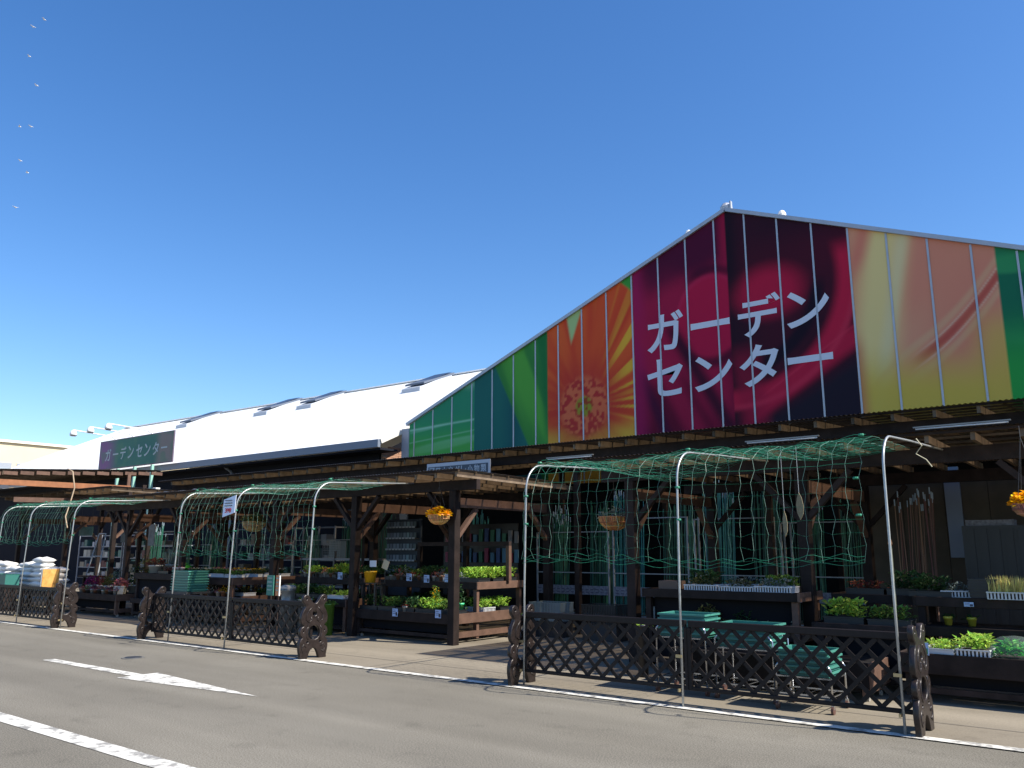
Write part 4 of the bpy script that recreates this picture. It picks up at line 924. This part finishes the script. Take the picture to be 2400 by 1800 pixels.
gb=thing('green_crate',(-25.6,9.85,0),'muted green plastic crate before the white sacks','crate'); traybox(MB(),.5,.2,.3,bars=False).v
m=traybox(MB(),.55,.18,.30); m.v=[(a-25.6,b+9.85,c+.68) for a,b,c in m.v]; m.build('crate',teal,gb); MB().box(-26.15,-25.05,9.68,10.02,0,.678).build('stand',wood,gb)
# ---------------------------------------------------------------- middle right table
bench('worn timber table with white baskets of small plants behind the nearest fence',-5.95,-3.78,[(10.62,11.45,1.07,.10),(10.7,11.45,.56,.08)])
tag(MB().box(-5.8,-5.5,10.75,11.0,1.075,1.19).build('carton',mat('carton_brown',(.16,.10,.07),.8),bevel=.006),'small brown carton at the far end of the white basket table','carton')
for i in range(1,4):
    tray(['grey','olive','olive','grey'][i],(-5.62+i*.50,10.82,1.075),f"white basket of {['grey','olive','olive','pale'][i]} plants behind the nearest net, {ORD[i-1]} from its far end",'white baskets behind the nearest net')
for i in range(3): tray(['dark','grey','mid'][i],(-5.3+i*.55,11.2,1.075),f'rear tray on the table behind the nearest net, {ORD[i]} from its far end','white baskets behind the nearest net')
pot((-5.0,10.62,.60),.17,.10,(.03,.03,.03),'low mound of yellow green and russet leaves under the table behind the net',leaf='olive',fh=.24,n=260,ls=.06)
pot((-4.55,10.75,.575),.12,.10,(.03,.03,.03),'dark leafed plant at the middle of the lower shelf behind the net',leaf='dark',fh=.2)
tray('grey',(-4.1,10.85,.565),'pale lattice basket with dark plants at the near end of the lower shelf','white baskets behind the nearest net')
pot((-5.6,9.9,.0),.09,.66,(.04,.04,.045),'small sprig of green leaves just over the nearest fence rail',leaf='lime',fh=.08,n=50)
bench('low dark bench of green herbs beyond the central canopy post',-3.55,-2.45,[(10.5,11.3,.74,.10),(11.32,12.0,1.05,.10)])
for i in range(2):
    tray(['lime','mid'][i],(-3.22+i*.5,10.72,.745),f"tray of bright herbs on the low bench past the central canopy post, {['farther','nearer'][i]} one",'trays past the central post')
    tray(['red','dark'][i],(-3.2+i*.5,11.6,1.055),f"{['russet','dark leaved'][i]} tray on the raised shelf past the central canopy post",'trays past the central post')
bench('very low black bench added as shade behind the near half of the nearest fence',-5.1,-2.75,[(9.75,10.42,.40,.26)],wm=mat('shade_timber_black',(.014,.012,.012),.8,spec=.15))  # black bench added to darken the floor seen through the fence
# ---------------------------------------------------------------- nearest bench
bench('nearest stepped dark bench with a clear wrapped plant and yellow grass basket',-2.5,.6,[(10.17,10.75,.50,.20),(10.80,11.5,.74,.10),(11.0,11.65,1.06,.10)])
for i in range(2):
    tray(['low','limew'][i],(-2.13+i*.33,10.40,.505),f"white seedling tray on the nearest bench's lowest step, {['farther one','next to the wrapped plant'][i]}",'trays on the nearest bench',rz=1.571)
tray('limew',(-.9,10.36,.505),"white seedling tray on the nearest bench's lowest step, beyond the wrapped plant",'trays on the nearest bench')
tray('dark',(-2.36+.0,11.25,1.065),'black tray of dark bushy plants on the top step of the nearest bench','trays on the nearest bench')
tray('grey',(-2.02,11.28,1.065),'grey leaved basket on the top step beside the stacked black trays','trays on the nearest bench',rz=.1)
P=thing('black_tray',(0,0,0),'x','plastic tray'); traybox(MB(),.14,.15,.045).build('tray_body',black,P); P=Proto(P)
for i in range(6): o=P.put((-1.78,11.16,1.065+i*.035),random.uniform(-.08,.08),'empty black tray on the nearest bench'+(', topmost of its stack' if i==5 else f', {ORD[5-i]} from the top'),'empty black trays stacked on the nearest bench'); o.name='black_tray'
tray('straw',(-1.50,11.08,1.065),'white basket of yellow straw grass on the top step of the nearest bench','trays on the nearest bench')
tray('straw',(-.95,11.08,1.065),'second white basket of yellow grass at the frame edge of the nearest bench','trays on the nearest bench')
w=thing('wrapped_plant',(-1.42,10.33,.51),'bright green plant under clear plastic film on the nearest bench','wrapped plant')
q=MB(); leaves(q,300,.21,.14,.17,.08,77,dome=True); q.v=[(a-1.42,b+10.33,c+.515) for a,b,c in q.v]; q.build('foliage',LF['vivid'],w)['kind']='stuff'
film=sheetmat('clear_film',(.95,.98,.97),(.6,.7,.68),.90)
MB().lathe([(.30,.0),(.31,.06),(.27,.14),(.17,.20),(.03,.215)],(-1.42,10.33,.515),18,sx=.85,sy=.55).build('film',film,w,smooth=True)
price_card((-2.28,10.13,.56),'white and green price card at the far corner of the nearest bench',w=.12,h=.13,green=True)
price_card((-1.93,10.95,1.0),'pale label on the upper rail of the nearest bench',w=.10,h=.05)
# ---------------------------------------------------------------- hanging baskets
def hbasket(x,y,z,r,fill,label,wick=(.42,.24,.09),fl=None,ztop=2.70,n=260,ls=.07,fh=.14):
    t=thing('hanging_basket',(x,y,z),label,'hanging basket','wicker hanging baskets'); wm=mat('wicker_%d'%int(wick[0]*100),wick,.7,isl=.4)
    m=MB(); rr=random.Random(int(-x*10))
    for k in range(46):
        a=2*math.pi*k/46; pts=[]
        for j in range(7):
            v=j/6; ra=r*math.cos(v*1.35); pts.append((x+ra*math.cos(a+v*.1),y+ra*math.sin(a+v*.1),z-r*.85*math.sin(v*1.35)))
        m.tube(pts,r*.055*rr.uniform(.8,1.2),4)
    m.build('wicker',wm,t)
    m=MB()
    for zz,ra in ((0,1.03),(-.35*r,.95),(-.62*r,.7)): m.tube([(x+r*ra*math.cos(2*math.pi*k/24),y+r*ra*math.sin(2*math.pi*k/24),z+zz) for k in range(25)],.010,5)
    m.build('rim',wm,t)
    m=MB(); leaves(m,n,r*1.12,r*1.12,fh,ls,9,z0=-.02,dome=True,w=.8,up=.35); m.v=[(a+x,b+y,c+z) for a,b,c in m.v]; m.build('flowers' if fl else 'foliage',LF[fill],t)['kind']='stuff'
    m=MB()
    for k in range(3): a=2*math.pi*k/3; m.tube([(x+r*math.cos(a),y+r*math.sin(a),z),(x,y,ztop-.12)],.0022,4)
    m.tube([(x,y,ztop-.12),(x,y,ztop)],.003,4); m.build('chain',chain_m,t); return t
hbasket(-10.13,10.83,2.22,.19,'yellow','wicker basket bursting with golden flowers hung beside the corner post',wick=(.62,.36,.13),fl=1,n=420,ls=.075,fh=.15,ztop=2.84)
hbasket(-6.83,11.3,2.12,.235,'grey','wicker basket with silvery leaves hung behind the nearest green net',wick=(.45,.22,.07),n=160,ls=.06,fh=.17)
hbasket(-1.12,10.0,2.07,.15,'yellow','hanging basket of bright yellow chrysanthemums at the open near corner',wick=(.30,.14,.09),fl=1,n=800,ls=.055,fh=.14,ztop=2.88)
hbasket(-15.75,10.95,2.22,.24,'olive','dry wicker basket with trailing stems hung behind the middle net',wick=(.34,.24,.10),n=260,ls=.09,fh=.2)
# ---------------------------------------------------------------- garden stakes, racks and shelving in the shade
def stakes(x,y,w,h,n,colm,label,z0=.0,tip=None,d=.22,lean=.06):
    t=thing('stake_bundle',(x,y,z0),label,'garden stakes','bundles of garden stakes in the shade'); m=MB(); tm=MB(); r=random.Random(int(x*31+y*7))
    for k in range(n):
        px=x+r.uniform(-w/2,w/2); py=y+r.uniform(-d/2,d/2); hh=h*r.uniform(.82,1.03); lx=r.uniform(-lean,lean)
        m.tube([(px,py,z0),(px+lx,py+.06,z0+hh)],.0075,5)
        if tip: tm.tube([(px+lx,py+.06,z0+hh),(px+lx*1.05,py+.062,z0+hh+.10)],.009,5)
    m.build('stakes',colm,t)['kind']='stuff'
    if tip: tm.build('stake_tips',tip,t)['kind']='stuff'
gs=mat('green_stake',(.02,.12,.075),.4,isl=.5); gs2=mat('teal_stake',(.05,.26,.24),.4,isl=.4); tipm=mat('pale_stake_tip',(.34,.44,.52),.5); brn=mat('brown_stake',(.16,.075,.05),.5,isl=.4)
sk=[(-12.9,15.2,.5,2.2,34,gs2,'by the seed packet rack'),(-10.5,15.0,.6,2.1,40,gs,'behind the corner post'),(-9.6,15.3,.6,2.3,44,gs,'between the corner canopy and the net'),(-8.7,15.0,.6,2.35,44,gs2,'behind the silver leaved basket'),(-7.7,15.2,.7,2.2,46,gs,'past the silver leaved basket'),(-6.8,15.0,.6,2.45,44,gs2,'behind the central hoop'),(-5.9,15.2,.6,2.4,44,gs,'near side of the central hoop'),(-5.1,15.0,.5,2.1,34,gs,'behind the table of white baskets'),(-4.3,15.2,.5,2.2,30,gs,'behind the central canopy post'),(-3.0,13.6,.5,1.6,26,brn,'with reddish brown tips past the central post'),(-18.9,15.0,.6,1.9,34,gs,'behind the middle net'),(-17.4,15.2,.7,2.3,44,gs,'beside the grey wire basket'),(-16.1,15.1,.7,2.3,44,gs,'past the dry wicker basket'),(-27.5,15.2,.7,2.1,34,gs,'behind the farthest net'),(-25.7,15.2,.7,2.1,34,gs,'above the white sacks'),(-24.0,15.2,.7,2.1,34,gs,'past the white sacks')]
for i,(x,y,w,h,n,cm,l) in enumerate(sk): stakes(x,y,w,h,n,cm,('green','teal','brown')[0 if cm is gs else 1 if cm is gs2 else 2]+' plastic garden stakes standing upright '+l,z0=.35 if cm is not brn else .8,tip=tipm if i%2 else None)
rackm=mat('white_rack_tube',(.30,.32,.34),.5)
def rack(x0,x1,y,h,label,strip=True):
    t=thing('stake_rack',((x0+x1)/2,y,0),label,'rack','racks holding the garden stakes')
    for x in (x0,x1):
        for yy in (y-.2,y+.3): MB().box(x-.015,x+.015,yy-.015,yy+.015,0,h).build('upright',rackm,t)
    for z in (.33,1.15,h-.02): MB().box(x0,x1,y-.215,y-.20,z,z+.02).build('rail',rackm,t)
    MB().box(x0,x1,y-.2,y+.3,.30,.328).build('base_shelf',steeld,t)
    if strip:
        m=MB().box(x0+.02,x1-.02,y-.23,y-.217,.72,.90).build('price_strip',mat('price_strip',(.30,.31,.38),.6,noise=.6,scale=22),t)
        m=MB()
        for k in range(int((x1-x0)/.12)):
            for q in range(2): m.box(x0+.05+k*.12,x0+.12+k*.12,y-.235,y-.2305,.76+q*.06,.775+q*.06)
        m.build('print_line',mat('strip_print',(.08,.07,.14),.6),t)['kind']='stuff'
rack(-10.9,-9.1,15.0,2.0,'white tube rack of green stakes with a price strip, behind the corner post'); rack(-8.95,-7.3,14.95,2.25,'white tube rack of stakes behind the silver leaved basket'); rack(-7.15,-5.6,14.95,2.2,'white tube rack of stakes behind the central hoop'); rack(-5.5,-4.0,15.0,2.1,'white tube rack of stakes behind the white basket table')
rack(-19.4,-16.9,15.0,1.9,'white tube rack of stakes behind the middle net',False); rack(-28,-23.6,15.1,1.8,'white tube rack of stakes behind the white sacks',False)
# low mesh bins under the price strips
for i,x in enumerate((-9.55,-8.35,-7.0)):
    t=thing('mesh_bin',(x,13.4,0),f"pale lattice storage bin on the shaded floor, {['nearest the corner bench','middle of three','nearest the white basket table'][i]}",'storage bin','lattice bins in the shade')
    m=MB(); traybox(m,.36,.22,.34,bars=True,z0=.30).v; m.v=[(a+x,b+13.4,c) for a,b,c in m.v]; m.build('bin',mat('pale_bin',(.20,.25,.27),.5) if i!=1 else black,t)
    MB().box(x-.36,x+.36,13.2,13.6,0,.298).build('stand',steeld,t)
# seed packet rack
t=thing('seed_rack',(-14.6,14.3,0),'tall rack with rows of white labelled seed packets behind the corner stall','rack')
MB().box(-15.15,-14.0,14.35,14.40,0.4,2.35).build('back_panel',mat('rack_blue',(.03,.045,.07),.6),t)
for k in range(5):
    z=1.12+k*.26; MB().box(-15.1,-14.05,14.22,14.35,z-.02,z).build('shelf',steeld,t)
    m=MB(); 
    for q in range(9): m.box(-15.05+q*.112,-14.965+q*.112,14.26,14.268,z+.003,z+.13)
    m.build('packets',mat('seed_packet',(.14,.19,.24),.6,isl=.5),t)['kind']='stuff'
    m=MB()
    for q in range(9): m.box(-15.05+q*.112,-14.965+q*.112,14.215,14.218,z-.02,z+.018)
    m.build('label_strip',mat('label_pale',(.42,.45,.5),.6),t)
# hanging tool display boards deep in the stall
hcol=[(.05,.09,.22),(.30,.05,.10),(.08,.20,.30),(.20,.20,.22),(.04,.16,.10),(.35,.12,.14)]
t=thing('tool_display',(-12.2,14.6,0),'dark display rack of hanging gloves and tools behind the lettuce','tool display')
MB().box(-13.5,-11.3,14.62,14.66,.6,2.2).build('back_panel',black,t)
r=random.Random(4)
for k in range(26):
    x=-13.4+.17*(k%13); z=1.35+.42*(k//13); c=hcol[r.randrange(6)]
    MB().box(x,x+.10,14.57,14.60,z,z+r.uniform(.18,.34)).build('packet',mat('packet_%d'%hcol.index(c),c,.6),t)
# shelving with white trims behind the middle net
t=thing('steel_shelving',(-16.2,14.2,0),'long shaded shelving with pale shelf edges behind the middle net','shelving')
for z in (.75,1.12,1.42): MB().box(-18.0,-14.9-.4,14.0,14.5,z-.05,z).build('shelf',mat('pale_shelf_edge',(.26,.27,.30),.5),t)
for x in (-17.95,-16.65,-15.35): MB().box(x-.02,x+.02,14.0,14.04,0,1.6).build('upright',steeld,t)
t=thing('wire_basket',(-16.9,14.2,1.43),'pale wire mesh basket on the shaded shelving','wire basket')
m=MB()
for k in range(12): m.box(-17.25+k*.06,-17.243+k*.06,14.1,14.106,1.425,1.85)
for k in range(8): m.box(-17.25,-16.59,14.1,14.106,1.43+k*.06,1.437+k*.06)
m.build('mesh',rackm,t); MB().box(-17.25,-16.59,14.3,14.31,1.425,1.85).build('back',mat('pale_bin2',(.16,.19,.2),.5),t)
# goods on shaded shelving behind the far fence
gc=[(.30,.30,.32),(.10,.14,.16),(.22,.18,.13),(.06,.16,.13),(.34,.32,.28),(.16,.05,.05)]
for si,(xa,xb,lab) in enumerate([(-30.5,-26.6,'shaded shelving of boxed goods behind the white sacks'),(-23.3,-20.4,'shaded shelving of boxed goods behind the white pots'),(-20.0,-18.6,'narrow shaded shelving beside the far canopy post'),(-39.5,-35.4,'shaded shelving of boxed goods against the dark wall, behind the purple leaved pots'),(-34.9,-31.0,'shaded shelving of boxed goods against the dark wall, beside the leaning frame')]):
    ys=2.6 if xb<-30.9 and xa<-31 else 0
    t=thing('goods_shelving',((xa+xb)/2,15.8+ys,0),lab,'shelving','shelving in the shade'); r=random.Random(si+20)
    for x in (xa,(xa+xb)/2,xb): MB().box(x-.02,x+.02,15.6+ys,15.64+ys,0,2.3).build('upright',mat('pale_shelf_edge',(.26,.27,.30),.5),t)
    for z in (.45,.9,1.35,1.8,2.28):
        MB().box(xa,xb,15.645+ys,16.1+ys,z-.03,z).build('shelf',mat('pale_shelf_edge'),t)
        x=xa+.1
        while x<xb-.4 and z<2.2:
            w=r.uniform(.12,.42); h=r.uniform(.12,.34)
            if r.random()<.75: MB().box(x,x+w,15.66+ys,15.95+ys,z+.001,z+h).build('goods',mat('goods_%d'%r.randrange(6),gc[r.randrange(6)],.6,vary=.3),t)
            x+=w+r.uniform(.02,.12)
for i,(x,w,h,c,l) in enumerate([(-24.6,.30,.5,(.10,.12,.12),'dark hanging sheet over the white sacks'),(-25.3,.22,.4,(.35,.37,.38),'pale hanging sheet above the middle of the white sacks'),(-23.0,.35,.6,(.25,.25,.24),'grey hanging panel beside the far canopy post'),(-27.0,.9,.28,(.03,.10,.09),'deep green banner strip across the farthest bay')]):
    t=thing('hanging_sheet',(x,12.6,2.2),l,'hanging sheet'); MB().box(x-w/2,x+w/2,12.6,12.62,2.35-h,2.35).build('panel',mat('hang_%d'%i,c,.7,noise=.5,scale=9),t)
    m=MB()
    for q in (-.4,.4): m.tube([(x+w*q,12.61,2.35),(x+w*q,12.61,3.2)],.004,4)
    m.build('cord',black,t)
t=thing('slide_stand',(-24.9,11.9,0),'leaning pale frame stand above the white sacks','frame stand')
for a,b in (((-25.2,11.9,.9),(-25.05,12.1,2.1)),((-24.5,11.9,.9),(-24.65,12.1,2.1)),((-25.05,12.1,2.1),(-24.65,12.1,2.1)),((-25.12,11.98,1.45),(-24.58,11.98,1.45))): MB().tube([a,b],.018,6).build('tube',rackm,t)
MB().box(-25.3,-24.4,11.7,12.1,.85,.9).build('shelf',wood,t)
for x in (-25.25,-24.45): MB().box(x-.03,x+.03,11.85,11.91,0,.849).build('leg',wood,t)
# brown board wall, right, with white boards
t=thing('board_partition',(-2.3,14.6,0),'brown board partition wall with a pale blue grey post, deep in the shade','partition')
pm=mat('partition_board',(.085,.066,.045),.8,vary=.2,noise=.35,scale=3)
for k in range(9): MB().box(-4.0+k*.62,-3.39+k*.62,14.6,14.63,0.1,2.85).build('board',pm,t)
MB().box(-3.07+.33,-2.52,14.55,14.598,1.5,2.9).build('post',mat('pale_post',(.20,.24,.32),.5),t)
t=thing('dark_cabinet',(-2.0,13.4,0),'dark slatted cabinet with packets on top, behind the nearest bench','cabinet')
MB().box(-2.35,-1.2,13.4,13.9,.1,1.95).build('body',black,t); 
for k in range(7): MB().box(-2.3+k*.16,-2.2+k*.16,13.385,13.399,.2,1.9).build('slat',black,t)
MB().box(-2.3,-1.7,13.42,13.7,1.951,2.03).build('packets',mat('grey_packets',(.20,.20,.22),.6,noise=.6,scale=30),t)
# hanging dried leaves on strings behind the nearest net
for i,(x,y,z,h,l) in enumerate([(-3.43,9.9,2.12,.32,'broad'),(-3.62,9.9,1.92,.30,'narrow')]):
    t=thing('hanging_leaf',(x,y,z),f'{l} dried tan leaf pendant hanging behind the nearest net','hanging leaf'); w=.055 if i==0 else .036
    m=MB(); pts=[(0,1),(.6,.82),(1,.5),(.8,.2),(0,0),(-.7,.25),(-.9,.55),(-.5,.85)]
    m.add([(x+a*w/1.2,y-.006,z+(b-.5)*h) for a,b in pts]+[(x+a*w/1.2,y+.006,z+(b-.5)*h) for a,b in pts],[tuple(range(8))[::-1],tuple(range(8,16))]+[(k,(k+1)%8,8+(k+1)%8,8+k) for k in range(8)])
    m.build('pendant',mat('dried_leaf',(.24,.20,.12),.7,noise=.3,scale=20),t); MB().tube([(x,y,z+h*.5),(x,y,2.83)],.003,4).build('string',rackm,t)
# small tan cardboard tag, orange ornament by the hoop
t=thing('bird_ornament',(-2.72,10.95,.745),'small carved bird ornament with orange head on a pale stick near the nearest hoop','ornament')
MB().tube([(-2.72,10.95,.745),(-2.72,10.95,1.66)],[.012,.018],8).build('stick',mat('bark_pale',(.35,.38,.25),.8,noise=.5,scale=20),t)
MB().lathe([(.012,0),(.028,.025),(.024,.05),(.008,.10)],(-2.72,10.95,1.66),10).build('bird',mat('orange_ceramic',(.7,.28,.08),.4),t)
# orange-brown mum pots etc. on lower shelf of nearest bench
for i,(x,c) in enumerate([(-2.2,(.6,.5,.06)),(-1.95,(.5,.45,.05))]): pot((x,11.15,.745),.05,.10,c,f'tiny yellow pot in the gloom between the steps of the nearest bench, {["farther","nearer"][i]} one',leaf='dark',fh=.05,n=20,grp='tiny yellow pots')
# cable looped from the cedar canopy
tag(MB().tube([(-23.7,10.4,3.82),(-23.6,10.5,3.75),(-23.5,10.55,3.3),(-23.55,10.5,2.9),(-23.3,10.3,2.5),(-22.9,10.2,2.2)],.018,6).build('cable',mat('tan_cable',(.35,.26,.17),.6),smooth=True),'tan cable looping down from the cedar canopy','cable')
# ties on the nearest hoop
tag(MB().tube([(-2.03,9.6,2.78),(-1.98,9.6,2.70),(-2.05,9.62,2.62),(-1.95,9.6,2.55),(-1.9,9.6,2.47)],.006,5).build('loose_tie',mat('tie_cream',(.5,.45,.3),.6)),'loose cream tie dangling from the nearest hoop','tie')
for v in list(TP.values())+[P]: v.drop()
# ---------------------------------------------------------------- birds
bm_=mat('bird_white',(.8,.8,.8),.6)
bird=MB()
bird.lathe([(.02,-.28),(.09,-.15),(.12,.0),(.08,.16),(.03,.26)],(0,0,0),8)
bird.v=[(z,y,x) for x,y,z in bird.v]
bird.add([(.10,.06,.03),(.02,.75,.16),(-.12,.72,.15),(-.14,.06,.03),(.10,.06,.06),(.02,.75,.17),(-.12,.72,.16),(-.14,.06,.06)],[(0,1,2,3),(7,6,5,4),(0,4,5,1),(1,5,6,2),(2,6,7,3),(3,7,4,0)])
bird.add([(.10,-.06,.03),(.02,-.75,.16),(-.12,-.72,.15),(-.14,-.06,.03),(.10,-.06,.06),(.02,-.75,.17),(-.12,-.72,.16),(-.14,-.06,.06)],[(3,2,1,0),(4,5,6,7),(1,5,4,0),(2,6,5,1),(3,7,6,2),(0,4,7,3)])
bme=bird.mesh('bird',(0,0,0)); bme.materials.append(bm_)
blab=['highest white bird of the scattered flock','white bird just below the highest one','lone white bird under the top pair','lone white bird above the close pair','outer bird of the close pair','inner bird of the close pair','upper bird of the lower pair','lower bird of the lower pair','lowest white bird of the scattered flock']
for (x,y,z),l in zip([(-421.0,150,270.8),(-434.4,150,272.4),(-434.5,150,255.4),(-420.3,150,233.5),(-435.6,150,216.3),(-420.9,150,211.3),(-428.9,150,195.5),(-418.6,150,186.1),(-427.4,150,170.3)],blab):
    o=link('bird',bme,None); k=.33; o.location=(x*k,y*k,z*k); o.rotation_euler=(.2,0,random.uniform(.4,1.2)); o.scale=(.85,.85,.85); tag(o,l+' in the clear sky','bird','white birds high in the sky')
